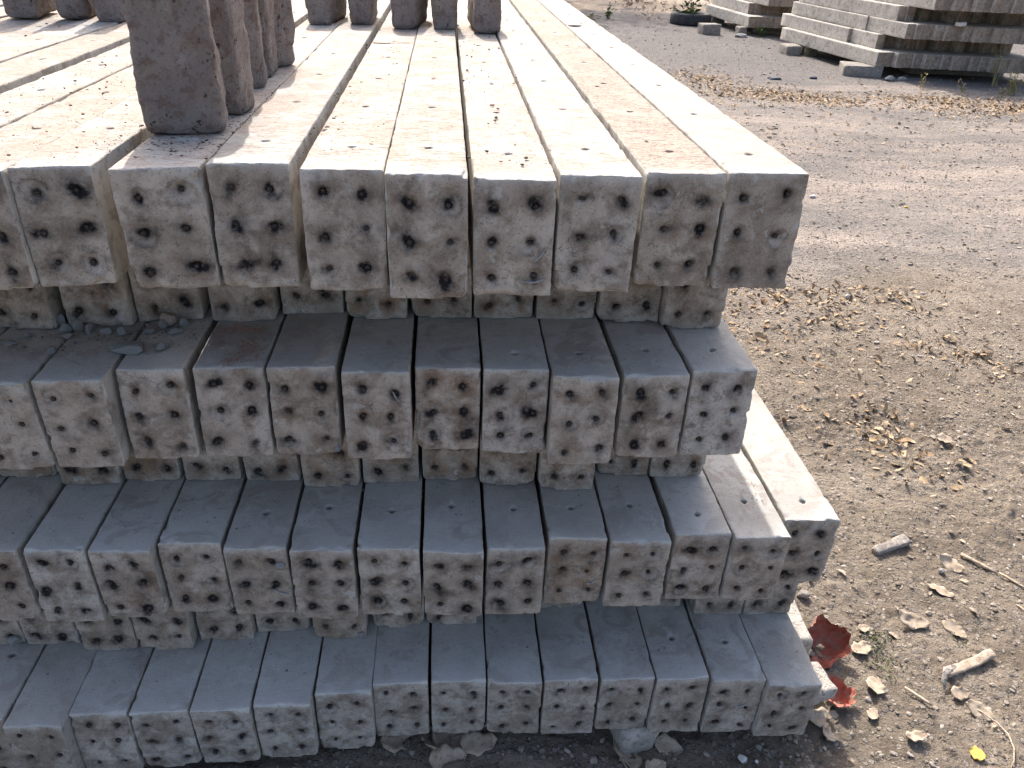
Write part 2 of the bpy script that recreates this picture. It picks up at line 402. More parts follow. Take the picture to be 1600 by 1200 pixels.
OFFS = [0, .0011, .0026, .0046, .0075, .0115]
def pillar_mesh(seed, w, h, L, skew, top_layer=False, holes=(), grooves=(), dust=0.0, soot_dark=1.0, rust=.5, fine=.0026, side_step=.006, pale=.6, tone=None):
    rng = random.Random(seed)
    xs = edge_lines(-w / 2, w / 2, OFFS, fine)
    zs = edge_lines(0, h, OFFS, fine)
    if top_layer:
        ys = [0, .0011, .0026, .0046, .0075, .0115, .017, .024] + list(np.arange(.033, .45, .012)) + list(np.arange(.45, 1.4, .03)) + list(np.arange(1.4, L - .02, .06))
    else:
        ys = [0, .0011, .0026, .0046, .0075, .0115, .017, .024, .033, .044, .056, .07, .085, .1, .12, .14, .16, .185, .21, .25, .3, .4, .55, .8, 1.2, 1.8]
    for hy in holes: ys += [hy + t for t in (-.0065, -.0042, -.0030, -.0012, .0012, .0030, .0042, .0065)]
    for g in grooves: ys += [g + t for t in (-.004, -.0018, 0, .0018, .004)]
    ys += [L - .012, L - .004, L]
    ys = np.array(sorted(set(round(t, 5) for t in ys if t <= L)))
    V, F, fm, (I, J, K) = lattice(xs, ys, zs)
    P = V + np.array([seed * 3.17, seed * 1.31, seed * .77])
    front = J == 0; top = K == len(zs) - 1; bot = K == 0
    lef = I == 0; rig = I == len(xs) - 1
    nearf = V[:, 1] < .05
    n_a = fbm(P * 26, 3, 2); n_b = vnoise(P * 70, 8)
    r = .0007 + .0032 * n_a ** 2 + .0035 * np.maximum(vnoise(P * 160, 18) - .45, 0) + .004 * np.maximum(vnoise(P * 330, 28) - .6, 0)
    r += .020 * np.maximum(n_b - .60, 0) / .40 * sst(.45, .60, n_a) * np.where(nearf, 1, .45)
    cz = np.minimum(V[:, 2], h - V[:, 2]); cx = w / 2 - np.abs(V[:, 0])
    rl, rr, rt = .011 * rng.random() ** 1.6, .011 * rng.random() ** 1.6, rng.uniform(0, .002)
    lowc = (V[:, 2] < .03) & (cx < .03)
    r += np.where(lowc & nearf, np.where(V[:, 0] < 0, rl, rr), 0)
    r += np.where((V[:, 2] > h - .03) & (cx < .03) & nearf, rt, 0)
    r = np.minimum(r, .0155)
    D = round_block(V, (-w / 2, 0, 0), (w / 2, L, h), r)
    for _ in range(rng.choice([1, 2, 2, 3, 4])):               # knocked-off bits along the arrises of the end
        side = rng.choice(['t', 't', 'b', 'l', 'r', 'c'])
        px = rng.uniform(-w / 2, w / 2) if side in 'tb' else (-w / 2 if side == 'l' else w / 2)
        pz = {'t': h, 'b': 0}.get(side, rng.uniform(0, h)); no = np.array([0, -1, 0.])
        if side == 't': no += (0, 0, 1)
        elif side == 'b': no += (0, 0, -1)
        elif side == 'l': no += (-1, 0, 0)
        elif side == 'r': no += (1, 0, 0)
        else: px = rng.choice([-1, 1]) * w / 2; pz = rng.choice([0, h]); no += (np.sign(px), 0, 1 if pz else -1)
        no = no / np.linalg.norm(no); c0 = np.array([px, 0, pz]); R = rng.uniform(.007, .020); dep = rng.uniform(.0015, .0055)
        q = D - c0; dist = np.linalg.norm(q * np.array([.7, 1, .9]), axis=1)
        t = q @ no + dep * (1 - (dist / R) ** 2) + (vnoise(P * 150, 41) - .5) * .002
        D = D - no * np.where((dist < R) & nearf, np.maximum(t, 0), 0)[:, None]
    # surface unevenness
    amp = fbm(P * 18, 31, 3) - .5; mic = vnoise(P * 190, 4) - .5
    D[:, 1] += np.where(front, amp * .0034 + mic * .0012, 0)
    D[:, 2] += np.where(top & ~front, amp * .0016 + mic * .0007, 0)
    D[:, 0] += np.where(lef | rig, amp * .0016 + mic * .0006, 0) * np.where(front, 0, 1)
    D[:, 2] += np.where(bot & front, (vnoise(P * 60, 77) - .5) * .0026, 0)
    # cut wires
    soot_dark_a = np.zeros(len(V)); rust_a = np.zeros(len(V)); pale_a = np.zeros(len(V))
    wires = []
    for zf in (.80, .50, .185):
        for sx in (-1, 1):
            wx = sx * .0245 * (w / .1) + rng.uniform(-.0045, .0045); wz = h * zf + rng.uniform(-.006, .006)
            dx = V[:, 0] - wx; dz = V[:, 2] - wz; d = np.hypot(dx, dz)
            wob = 1 + .35 * (vnoise(P * 60, int(wx * 1e4) & 255) - .5)
            kind = rng.random()
            D[:, 1] += np.where(front, .0052 * np.exp(-(d / .0055) ** 2) * (1 + .6 * mic), 0)
            if kind < .20:                                     # a raised mortar collar
                D[:, 1] -= np.where(front, .0022 * np.exp(-((d * wob - .0105) / .0032) ** 2) * (.25 + .9 * sst(.35, .65, vnoise(P * 70, 55))), 0)
            elif kind < .46:                                   # a spalled dish
                R = rng.uniform(.009, .016); ox, oz = rng.uniform(-.004, .004), rng.uniform(-.005, .005)
                d2 = np.hypot(dx - ox, dz - oz) * wob
                D[:, 1] += np.where(front, .0024 * (1 - sst(R - .0035, R, d2)) * (.4 + .8 * vnoise(P * 50, 66)), 0)
                pale_a = np.maximum(pale_a, np.where(front, .28 * (1 - sst(R - .003, R + .001, d2)), 0))
                soot_dark_a = np.maximum(soot_dark_a, np.where(front, .30 * np.exp(-((d2 - R) / .0026) ** 2) * sst(.3, .6, vnoise(P * 80, 3)), 0))
            st = soot_dark * rng.uniform(.6, 1.3); sg = rng.uniform(.0048, .0082)
            ang = rng.uniform(0, 6.28); el = rng.uniform(1.0, 1.7)
            a_ = dx * math.cos(ang) + dz * math.sin(ang); b_ = -dx * math.sin(ang) + dz * math.cos(ang)
            a_ = a_ - rng.uniform(0, .004)
            e = np.hypot(a_ / el, b_) * (1 + .7 * (vnoise(P * 55, 12) - .5) + .25 * (vnoise(P * 140, 13) - .5))
            soot_dark_a = np.maximum(soot_dark_a, np.where(front, st * np.exp(-(e / sg) ** 2), 0))
            soot_dark_a += np.where(front, .36 * st * np.exp(-(e / (sg * 2.5)) ** 2), 0)
            rust_a = np.maximum(rust_a, np.where(front, rust * rng.uniform(.5, 1.2) * np.exp(-(e / (sg * 3.2)) ** 2), 0))
            wires.append((wx, wz))
    rust_a += np.where(front, rust * .5 * fbm(P * 20, 91, 2), 0)
    edge = np.exp(-(h - V[:, 2]) / .007) + .35 * np.exp(-cx / .006) + .3 * np.exp(-V[:, 2] / .006)
    pale_a = np.maximum(pale_a, np.where(front, np.clip(edge, 0, 1) * pale * sst(.35, .6, fbm(P * 34, 63, 2)) * 1.5, 0))
    pale_a = np.maximum(pale_a, np.where(top, pale * np.exp(-V[:, 1] / .02) * .9, 0))
    soot_dark_a *= np.where(front, 1 - .6 * np.clip(pale_a, 0, 1), 1)
    # holes and joint cracks in the top, their insides also coloured dark
    for hy in holes:
        hx = rng.uniform(-.003, .003)
        d = np.hypot(V[:, 0] - hx, (V[:, 1] - hy))
        inside = 1 - sst(.0030, .0052, d)
        D[:, 2] -= np.where(top, .016 * inside, 0)
        soot_dark_a = np.maximum(soot_dark_a, np.where(top, .8 * inside, 0))
    for g in grooves:
        d = np.abs(V[:, 1] - g - .004 * np.sin(V[:, 0] * 60))
        D[:, 2] -= np.where(top, .005 * (1 - sst(.0006, .0036, d)), 0)
        soot_dark_a = np.maximum(soot_dark_a, np.where(top, .5 * (1 - sst(.0006, .003, d)), 0))
    D[:, 1] += rng.uniform(-.05, .05) * (V[:, 2] - h / 2) * np.exp(-V[:, 1] / .3)
    D[:, 1] += skew * V[:, 0] * np.exp(-V[:, 1] / .5)
    me = mesh_from('concrete_post', D, F, [M_END, M_TOP, M_SIDE], fm,
                   {'soot_dark': np.clip(soot_dark_a, 0, 1), 'rust': np.clip(rust_a, 0, 1), 'pale': np.clip(pale_a, 0, 1), 'dust': np.full(len(V), dust), 'tone': np.full(len(V), np.clip(rng.gauss(.5, .26), 0, 1) if tone is None else tone)})
    return me, wires

def wire_mesh(seed):
    rng = random.Random(seed); V = []; F = []; n = 10
    rings = [(-.006, .0031), (-.0005, .0031), (.0008, .0029), (.0016, .0020)]
    tx, tz = rng.uniform(-.25, .25), rng.uniform(-.25, .25)
    for y, rr in rings:
        for k in range(n):
            a = k * 2 * math.pi / n
            q = rr * (1 + .18 * math.cos(a * 5)) * rng.uniform(.88, 1.12)
            V.append((q * math.cos(a), -y + tx * q * math.cos(a) * (y > 0), q * math.sin(a)))
    for j in range(3):
        for k in range(n): F.append((j * n + k, j * n + (k + 1) % n, (j + 1) * n + (k + 1) % n, (j + 1) * n + k))
    V.append((0, -.0012, 0)); c = len(V) - 1
    T = [(3 * n + k, 3 * n + (k + 1) % n, c) for k in range(n)]
    return mesh_from('wire_end', np.array(V), [np.array(F), np.array(T)], [M_WIRE])
WIRES = [wire_mesh(s) for s in range(5)]

PILLARS = {  # layer from the top: (x, y of the front end, height step, width, end skew)
 0: [(-0.560,0.947,-0.0040,0.1000,-0.000),(-0.466,0.962,-0.0027,0.0943,0.135),(-0.341,0.950,0.0021,0.1015,0.125),(-0.238,0.961,0.0051,0.0974,0.075),(-0.126,0.952,0.0019,0.1011,0.023),(-0.023,0.928,0.0052,0.0997,-0.040),(0.084,0.937,-0.0015,0.1026,-0.014),(0.190,0.945,0.0030,0.1016,-0.047),(0.303,0.966,0.0023,0.1034,-0.008),(0.411,0.965,0.0030,0.1051,-0.004),],
 1: [(-0.657,1.146,-0.0006,0.1000,-0.002),(-0.544,1.159,-0.0007,0.0993,0.016),(-0.442,1.175,0.0001,0.1002,0.054),(-0.327,1.177,0.0004,0.1008,0.036),(-0.221,1.205,0.0008,0.1005,0.055),(-0.115,1.183,0.0003,0.1002,0.002),(-0.009,1.189,0.0008,0.1010,-0.009),(0.094,1.189,0.0001,0.0996,0.023),(0.198,1.182,-0.0004,0.0988,-0.027),(0.303,1.171,0.0021,0.1043,-0.017),(0.406,1.150,0.0004,0.1018,-0.000),],
 2: [(-0.634,0.988,-0.0043,0.1000,-0.001),(-0.532,0.991,-0.0007,0.0955,0.043),(-0.429,1.016,0.0023,0.0967,0.019),(-0.320,1.020,-0.0001,0.1015,0.042),(-0.215,1.022,0.0028,0.1002,0.036),(-0.105,1.007,0.0001,0.1010,-0.018),(0.000,1.026,-0.0031,0.0996,-0.031),(0.103,1.016,-0.0015,0.0995,-0.045),(0.205,0.987,0.0010,0.0993,-0.062),(0.314,0.999,-0.0035,0.1005,-0.019),(0.421,1.007,-0.0008,0.1037,0.040),],
 3: [(-0.744,1.172,0.0003,0.1000,0.002),(-0.627,1.153,0.0006,0.1016,-0.005),(-0.525,1.163,-0.0002,0.0987,-0.000),(-0.418,1.162,-0.0004,0.0981,-0.034),(-0.313,1.155,-0.0010,0.0965,-0.004),(-0.206,1.131,-0.0002,0.1001,-0.015),(-0.102,1.146,-0.0001,0.1000,-0.004),(0.004,1.148,0.0000,0.1001,-0.004),(0.107,1.132,0.0002,0.1011,-0.047),(0.212,1.116,-0.0007,0.0991,-0.024),(0.325,1.158,-0.0014,0.0950,-0.006),(0.425,1.149,0.0004,0.1013,-0.030),],
 4: [(-0.730,0.986,-0.0016,0.1000,0.000),(-0.624,0.984,-0.0037,0.0962,-0.016),(-0.523,0.983,0.0008,0.0983,-0.028),(-0.418,0.995,0.0016,0.1015,-0.014),(-0.311,0.982,-0.0006,0.0999,-0.005),(-0.205,0.971,0.0018,0.1024,-0.021),(-0.097,0.974,0.0008,0.1023,-0.068),(0.008,0.964,-0.0002,0.0998,-0.095),(0.111,0.968,-0.0041,0.0974,-0.033),(0.217,0.989,-0.0008,0.0998,-0.059),(0.323,0.977,0.0017,0.1024,-0.044),(0.434,0.992,-0.0005,0.0981,-0.017),(0.534,0.982,-0.0002,0.0979,-0.021),(0.639,1.022,0.0007,0.0992,-0.030),],
 5: [(-0.833,1.072,-0.0001,0.1000,-0.001),(-0.734,1.072,-0.0007,0.0972,-0.033),(-0.625,1.054,-0.0006,0.0986,-0.024),(-0.523,1.052,-0.0006,0.0987,-0.002),(-0.418,1.073,-0.0002,0.0997,0.013),(-0.315,1.085,0.0001,0.1005,0.016),(-0.206,1.066,-0.0004,0.0991,-0.018),(-0.097,1.090,-0.0000,0.0996,0.016),(0.006,1.093,-0.0003,0.0986,-0.004),(0.222,1.123,-0.0012,0.0929,0.003),(0.422,1.125,0.0004,0.1000,0.003),(0.542,1.099,0.0002,0.1003,-0.014),(0.643,1.094,-0.0000,0.0995,-0.011),],
 6: [(-0.801,0.909,-0.0002,0.1000,-0.002),(-0.699,0.896,-0.0006,0.0986,-0.042),(-0.601,0.914,-0.0011,0.0989,-0.013),(-0.499,0.917,-0.0014,0.0988,0.031),(-0.396,0.917,-0.0007,0.1020,-0.016),(-0.293,0.923,-0.0013,0.1016,-0.022),(-0.189,0.939,0.0002,0.1023,0.001),(-0.088,0.959,0.0006,0.1012,0.019),(0.017,0.958,0.0008,0.1012,-0.026),(0.121,0.952,0.0003,0.1005,-0.049),(0.225,0.950,0.0006,0.1009,0.002),(0.330,0.952,0.0009,0.1010,0.008),(0.433,0.944,0.0008,0.0996,0.004),(0.538,0.938,-0.0005,0.1013,-0.028),(0.639,0.924,-0.0005,0.1030,-0.023),],
}


ORD = ['rightmost', 'second from the right', 'third from the right', 'fourth from the right', 'fifth from the right', 'sixth from the right', 'seventh from the right',
       'eighth from the right', 'ninth from the right', 'tenth from the right', 'eleventh from the right', 'twelfth from the right', 'thirteenth from the right',
       'fourteenth from the right', 'fifteenth from the right', 'sixteenth from the right', 'seventeenth from the right', 'eighteenth from the right']
LAYER = ['sunlit top layer', 'recessed second layer', 'shaded third layer', 'recessed fourth layer', 'fifth layer', 'recessed sixth layer', 'bottom layer']
LOOK = {(0, 9): 'pale concrete post with exposed side', (0, 8): 'concrete post under reddish dust', (0, 5): 'post with strong black wire stains',
        (0, 3): 'post left of the wide gap', (0, 2): 'post under the tall front brick', (2, 3): 'post with red brick crumbs',
        (2, 2): 'post with loose stones on top', (2, 1): 'pale post with loose stones on top', (2, 6): 'orange-brown stained concrete post',
        (4, 13): 'sunlit concrete post', (4, 12): 'half-sunlit concrete post', (4, 11): 'brown stained concrete post', (4, 9): 'brown stained concrete post'}
GROUP = 'precast concrete posts in the near stack'
RUST = {0: .35, 1: .8, 2: .55, 3: .95, 4: .45, 5: .4, 6: .25}
SOOT = {0: .95, 1: .9, 2: 1.0, 3: .95, 4: 1.0, 5: .95, 6: .62}
RUST_ONE = {(2, 6): 1.0, (2, 5): .8, (4, 9): 1.0, (4, 11): 1.0, (2, 1): .15, (2, 0): .12, (0, 5): .5, (3, 5): 1.0}
SOOT_ONE = {(2, 0): .35, (2, 1): .55, (4, 9): .6, (4, 10): .55, (4, 12): .75, (0, 9): .75, (0, 7): .7}
EXTRA_LEFT = {0: [-.662, -.776, -.888, -1.0, -1.105, -1.21, -1.32], 1: [-.76], 2: [-.738], 3: [-.848], 4: [-.835], 5: [-.938], 6: [-.905]}
seed = 100
for k in sorted(PILLARS):
    rows = list(PILLARS[k])
    YL = rows[0][1]
    for X in EXTRA_LEFT[k]: rows.insert(0, (X, YL + .02 * math.sin(X * 40), .004 * math.sin(X * 70), .1, .02))
    nrow = len(rows); off = len(EXTRA_LEFT[k])
    zb = CLEAR + (6 - k) * H
    for i, (X, Y, dz, w, sk) in enumerate(rows):
        seed += 1
        key = (k, i - off)
        # keep neighbours from cutting into each other
        lo = rows[i - 1][0] + rows[i - 1][3] / 2 if i else -9
        hi = rows[i + 1][0] - rows[i + 1][3] / 2 if i + 1 < nrow else 9
        w = w - max(0, lo - (X - w / 2)) - max(0, (X + w / 2) - hi) - .0012
        h = H - .0004 + (dz if k == 0 else min(dz, 0) * .5)
        rng = random.Random(seed)
        holes, grooves = (), ()
        if k == 0:
            y0 = 1.06 + rng.uniform(-.01, .015)
            if i - off >= 2: holes = [y0 - Y + .256 * j for j in range(8)]
            else: holes = [y0 - Y + .256 * j + .1 for j in range(7)]
            if i - off == 4: grooves = (1.10,)
            if i - off == 9: grooves = (1.58,)
        elif k in (2, 4, 6):
            holes = [{2: 1.075, 4: 1.08, 6: 1.04}[k] - Y + rng.uniform(-.012, .012)]
            if k == 4 and i == 12: holes = [.052]
            if k == 4 and i == 13: holes = [.096, .36]
            if k == 6 and i not in (1, 13, 14): holes = ()
            if k == 4 and i in (1, 2, 3, 4): holes = ()
            if k == 2 and i < 8: holes = ()
        me, wires = pillar_mesh(seed, w, h, 2.9 if k else 3.1, sk, k == 0, holes, grooves,
                                dust=(.95 if k == 0 else .12) * ({8: 1.7, 9: .4, 7: .8, 5: 1.1}.get(i - off, rng.uniform(.75, 1.1)) if k == 0 else 1.0),
                                soot_dark=SOOT_ONE.get(key, SOOT[k]), rust=RUST_ONE.get(key, RUST[k] * rng.uniform(.6, 1.3)),
                                fine=.0026 if k in (0, 2, 4) else .0034)
        if i < off: o = link('concrete_post', me, (X, Y, zb))
        else:
            o = bpy.data.objects.new('concrete_post', None); o.location = (X, Y, zb); o.rotation_euler = (0, rng.uniform(-.006, .006), 0); COL.objects.link(o)
            link('concrete_body', me, parent=o)
        tag(o, LOOK.get(key, 'stained concrete post') + ', ' + ORD[nrow - 1 - i] + ' in the ' + LAYER[k], 'concrete post', GROUP)
        low = {1: .05, 3: .06, 5: .07}.get(k, 1)
        if key in ((1, 10), (5, 2), (5, 3), (3, 9), (3, 5)): low = .09
        if i < off: continue
        for q, (wx, wz) in enumerate(wires):
            if wz > low: continue
            c = link('wire_end', WIRES[rng.randrange(5)], (wx, sk * wx + .0018, wz), (0, rng.uniform(0, 6.28), 0), o)
            s = rng.uniform(.85, 1.25); c.scale = (s, 1, s)
TOPZ = CLEAR + 7 * H
L3Z = CLEAR + 5 * H
# ---------------------------------------------------------------- bricks standing on the top layer
def brick_mesh(seed, w, d, h, step=.006):
    rng = random.Random(seed)
    xs = edge_lines(-w / 2, w / 2, [0, .002, .005, .009], step); ys = edge_lines(-d / 2, d / 2, [0, .002, .005, .009], step); zs = edge_lines(0, h, [0, .002, .005, .009, .015], step)
    V, F, fm, (I, J, K) = lattice(xs, ys, zs)
    P = V + seed * 2.37
    a = fbm(P * 22, 3, 3)
    r = .004 + .013 * a * a + .020 * np.maximum(vnoise(P * 45, 5) - .62, 0)
    r += np.where((V[:, 2] < .04) | (V[:, 2] > h - .04), .010, 0)
    r = np.minimum(r, min(w, d) / 2 - .003)
    D = round_block(V, (-w / 2, -d / 2, 0), (w / 2, d / 2, h), r)
    c = np.array([0, 0, h / 2]); n = (D - c) / np.array([w, d, h]); n /= np.maximum(np.abs(n).max(1, keepdims=True), 1e-6)
    nn = np.sign(n) * (np.abs(n) > .93); ln = np.linalg.norm(nn, axis=1, keepdims=True)
    b = (fbm(P * 30, 7, 3) - .5) * .009 + (vnoise(P * 120, 9) - .5) * .0025 - .012 * np.maximum(vnoise(P * 38, 44) - .74, 0)
    D += nn / np.maximum(ln, 1) * b[:, None]
    D[:, 0] *= 1 + rng.uniform(-.04, .07) * (D[:, 2] / h - .5) + .04 * np.sin(D[:, 2] * 20 + seed)
    D[:, 2] = np.maximum(D[:, 2], 0)
    return mesh_from('burnt_brick', D, F, [M_BRICK])

def brick(x, y, z, w, d, h, yaw, label, group, seed, lean=0):
    o = link('burnt_brick', brick_mesh(seed, w, d, h), (x, y, z), (lean, 0, yaw))
    return tag(o, label, 'brick', group)
GB = 'bricks standing on end in a line'
brick(-.352, 1.137, TOPZ - .001, .099, .070, .235, .20, 'grey-brown burnt brick standing on end, nearest and largest of the brick line', GB, 1)
brick(-.338, 1.262, TOPZ - .001, .092, .070, .232, -.10, 'tan burnt brick standing directly behind the nearest brick', GB, 2)
brick(-.352, 1.468, TOPZ - .001, .086, .066, .230, .16, 'red-footed burnt brick standing third in the brick line', GB, 3)
brick(-.356, 1.575, TOPZ - .001, .090, .066, .232, -.05, 'greyish burnt brick standing fourth in the brick line', GB, 4)
brick(-.345, 1.690, TOPZ - .001, .080, .074, .230, -.75, 'burnt brick turned sideways, rearmost of the brick line', GB, 5)
GR = 'spacer bricks in a row across the top layer'
labs = ['brown spacer brick on the top layer, leftmost of the central five', 'brown spacer brick on edge beside the wide gap, second of the central five',
        'dark spacer brick over a joint, middle of the central five', 'reddish brown spacer brick, fourth of the central five', 'rust-brown spacer brick, rightmost of the central five']
for j, (x, y, w, yaw) in enumerate([(-.330, 2.462, .068, -.10), (-.228, 2.470, .066, .02), (-.098, 2.425, .068, -.12), (-.003, 2.420, .063, .03), (.107, 2.405, .070, .06)]):
    brick(x, y, TOPZ - .001, w, .225, .126, yaw, labs[j], GR, 10 + j)
labl = ['grey spacer brick peeking out left of the tall front brick', 'blue-grey spacer brick in the top left corner', 'brown spacer brick at the far top left edge']
for j, (x, y, w) in enumerate([(-.865, 2.375, .075), (-.975, 2.420, .075), (-1.10, 2.41, .085)]):
    brick(x, y, TOPZ - .001, w, .20, .235, .12, labl[j], GR, 20 + j)

# ---------------------------------------------------------------- stones, crumbs and grit
def rock_mesh(name, seed, mat, sub=2, rough=.35):
    import bmesh
    bm = bmesh.new(); bmesh.ops.create_icosphere(bm, subdivisions=sub, radius=1.0)
    V = np.array([v.co[:] for v in bm.verts]); F = np.array([[v.index for v in f.verts] for f in bm.faces]); bm.free()
    P = V + seed * 5.3
    V = V * (1 + rough * (fbm(P * 1.3, 3, 2) - .5) * 2)[:, None]
    rng = random.Random(seed)
    for _ in range(7):                                        # broken facets
        n = np.array([rng.gauss(0, 1) for _ in range(3)]); n /= np.linalg.norm(n)
        t = V @ n; lim = rng.uniform(.55, .85)
        V = V - np.maximum(t - lim, 0)[:, None] * n * .9
    V += ((vnoise(P * 6, 9) - .5) * .06)[:, None] * V
    return mesh_from(name, V, F, [mat], smooth=False)
ROCKS = [rock_mesh('loose_stone', s, M_STONE, 3) for s in range(4)]
def stone(x, y, z, sx, sy, sz, label, group=None, mesh=None, yaw=0, cat='stone', name='loose_stone'):
    o = link(name, mesh or ROCKS[int(abs(x) * 1000) % 4], (x, y, z + sz * .8), (0, 0, yaw)); o.scale = (sx, sy, sz)
    return tag(o, label, cat, group)
GS = 'loose stones on the shaded third layer'
stone(-.439, 1.160, L3Z, .0125, .009, .0145, 'pale pinkish stone, largest of the loose stones under the overhang', GS, rock_mesh('loose_stone', 31, M_PINKSTONE, 3))
for x, y, sx, sz, yaw, lb in [
        (-.603, 1.160, .006, .012, .4, 'upright narrow grey stone at the left end of the loose stones'),
        (-.588, 1.136, .009, .009, .1, 'grey stone leaning in the tight cluster, left one'),
        (-.571, 1.142, .008, .011, .9, 'taller grey stone in the middle of the tight cluster'),
        (-.553, 1.138, .009, .009, 1.4, 'grey stone at the right of the tight cluster'),
        (-.578, 1.118, .010, .005, .2, 'flat grey stone in front of the tight cluster'),
        (-.527, 1.134, .010, .006, .2, 'grey stone with a light edge just right of the tight cluster'),
        (-.500, 1.126, .009, .009, 2.0, 'rounded grey stone alone between cluster and pale stone'),
        (-.462, 1.134, .010, .005, .6, 'low grey stone left of the pale pinkish stone'),
        (-.446, 1.150, .009, .009, 1.2, 'pointed grey stone just left of the pale pinkish stone'),
        (-.417, 1.160, .007, .008, .3, 'small dark stone right of the pale pinkish stone'),
        (-.424, 1.134, .012, .005, .1, 'flat sharp stone in front of the pale pinkish stone'),
        (-.428, 1.080, .010, .007, .5, 'single grey stone near the post middle, right of the long slab'),
        (-.475, 1.075, .026, .008, .12, 'long flat grey stone slab lying across a post joint'),
        (-.650, 1.093, .011, .005, -.3, 'flat pale stone at the far left edge of the third layer'),
        (-.580, 1.066, .008, .007, .8, 'small round stone sitting on the joint near the front edge'),
        (-.640, 1.122, .007, .004, .3, 'tiny stone lying left of the tight cluster')]:
    stone(x, y, L3Z, sx, sx * .75, sz, lb, GS, yaw=yaw)

ICO_V = None
def ico():
    import bmesh
    bm = bmesh.new(); bmesh.ops.create_icosphere(bm, subdivisions=1, radius=1.0)
    V = np.array([v.co[:] for v in bm.verts]); F = np.array([[v.index for v in f.verts] for f in bm.faces]); bm.free()
    return V, F
ICO_V, ICO_F = ico()
def scatter(name, pts, sizes, mat, seed, flat=.7, label=None, cat='gravel', jit=.35, shade=None):
    rs = np.random.RandomState(seed); n = len(pts)
    V = ICO_V[None] * (1 + rs.uniform(-jit, jit, (n, len(ICO_V), 1)))
    s = np.stack([sizes * rs.uniform(.7, 1.4, n), sizes * rs.uniform(.7, 1.2, n), sizes * rs.uniform(.5, 1.0, n) * flat], -1)
    V = V * s[:, None]
    a = rs.uniform(0, 6.28, n); c, q = np.cos(a), np.sin(a)
    X = V[..., 0] * c[:, None] - V[..., 1] * q[:, None]; Y = V[..., 0] * q[:, None] + V[..., 1] * c[:, None]
    V = np.stack([X, Y, V[..., 2]], -1) + pts[:, None]
    F = (ICO_F[None] + (np.arange(n) * len(ICO_V))[:, None, None]).reshape(-1, 3)
    sh = np.repeat(rs.uniform(0, 1, n) ** 1.5 if shade is None else shade, len(ICO_V))
    o = link(name, mesh_from(name, V.reshape(-1, 3), F, [mat], None, {'shade': sh}, smooth=False))
    return tag(o, label, cat, kind='stuff')

rs = np.random.RandomState(7)
def view_ok(x, y): return (x > .60) & (x < .30 + y * .98)
# gravel and clods on the yard
pts = []; siz = []
n = 34000; y = .80 + rs.power(.75, n) * 2.2; x = rs.uniform(.50, 3.2, n); k_ = view_ok(x, y); x, y = x[k_], y[k_]
s = .0011 + .0062 * rs.power(.26, len(x)) ** 2.6; pts.append(np.stack([x, y, ground_z(x, y) + s * .2], -1)); siz.append(s)
n = 24000; y = 2.0 + rs.power(.9, n) * 4.2; x = rs.uniform(.60, 6.2, n); k_ = view_ok(x, y); x, y = x[k_], y[k_]
s = .003 + .008 * rs.power(.25, len(x)) ** 2; pts.append(np.stack([x, y, ground_z(x, y) + s * .2], -1)); siz.append(s)
n = 5000; y = rs.uniform(6, 16, n); x = rs.uniform(.8, 9, n); k_ = x < .3 + y * .75; x, y = x[k_], y[k_]
s = .006 + .014 * rs.power(.25, len(x)) ** 2; pts.append(np.stack([x, y, ground_z(x, y) + s * .2], -1)); siz.append(s)
n = 1500; y = rs.uniform(.78, 1.15, n); x = rs.uniform(-.4, .72, n)
s = .002 + .006 * rs.power(.28, n) ** 2; pts.append(np.stack([x, y, ground_z(x, y) + s * .2], -1)); siz.append(s)
scatter('soil_gravel', np.concatenate(pts), np.concatenate(siz), M_GRAVEL, 3, label='loose gravel and soil clods over the yard', cat='gravel')

# dark grit on the top layer, red crumbs on the third layer
n = 5200; y = .98 + rs.power(.8, n) * 1.7; x = rs.uniform(-1.0, .45, n)
keep = rs.uniform(0, 1, n) < np.where(x < .16, 1.0, .35) * np.where(y < .99, .3, 1)
x, y = x[keep], y[keep]
s = .0007 + .0030 * rs.power(.28, len(x)) ** 3
scatter('dark_grit', np.stack([x, y, np.full_like(x, TOPZ + .001)], -1), s, M_GRIT, 5, label='dark grit and brick crumbs scattered on the sunlit top layer', cat='grit')
n = 1700; x = rs.normal(-.30, .065, n); y = rs.normal(1.16, .14, n); k_ = (y > .99) & (y < 1.9); x, y = x[k_], y[k_]
s = .0008 + .0022 * rs.power(.3, len(x)) ** 2
scatter('dark_grit', np.stack([x, y, np.full_like(x, TOPZ + .0015)], -1), s, M_GRIT, 6, label='coarse brick crumbs around the foot of the tall front brick', cat='grit')
cx_ = []; 
for (px, py, sx, sy, n) in [(-.335, 1.147, .022, .012, 420), (-.300, 1.078, .013, .020, 420), (-.322, 1.045, .008, .006, 80), (-.30, 1.12, .012, .03, 140), (-.355, 1.10, .010, .02, 90)]:
    cx_.append(np.stack([rs.normal(px, sx, n), rs.normal(py, sy, n), np.full(n, L3Z + .0008)], -1))
cx_ = np.concatenate(cx_); cx_ = cx_[(cx_[:, 0] > -.368) & (cx_[:, 0] < -.272) & (cx_[:, 1] > 1.028) & (cx_[:, 1] < 1.178)]
scatter('brick_crumb', cx_, .0007 + .0012 * rs.power(.4, len(cx_)) ** 2, M_CRUMB, 8, label='reddish brick crumbs spilled on a third layer post', cat='crumbs')
n = 900; x = rs.uniform(-.25, .47, n); y = rs.uniform(1.03, 1.17, n)
scatter('pale_grit', np.stack([x, y, np.full(n, L3Z + .0004)], -1), .0004 + .0008 * rs.power(.3, n) ** 3, M_GRAVEL, 9, label='fine pale grit sprinkled on the shaded third layer', cat='grit')

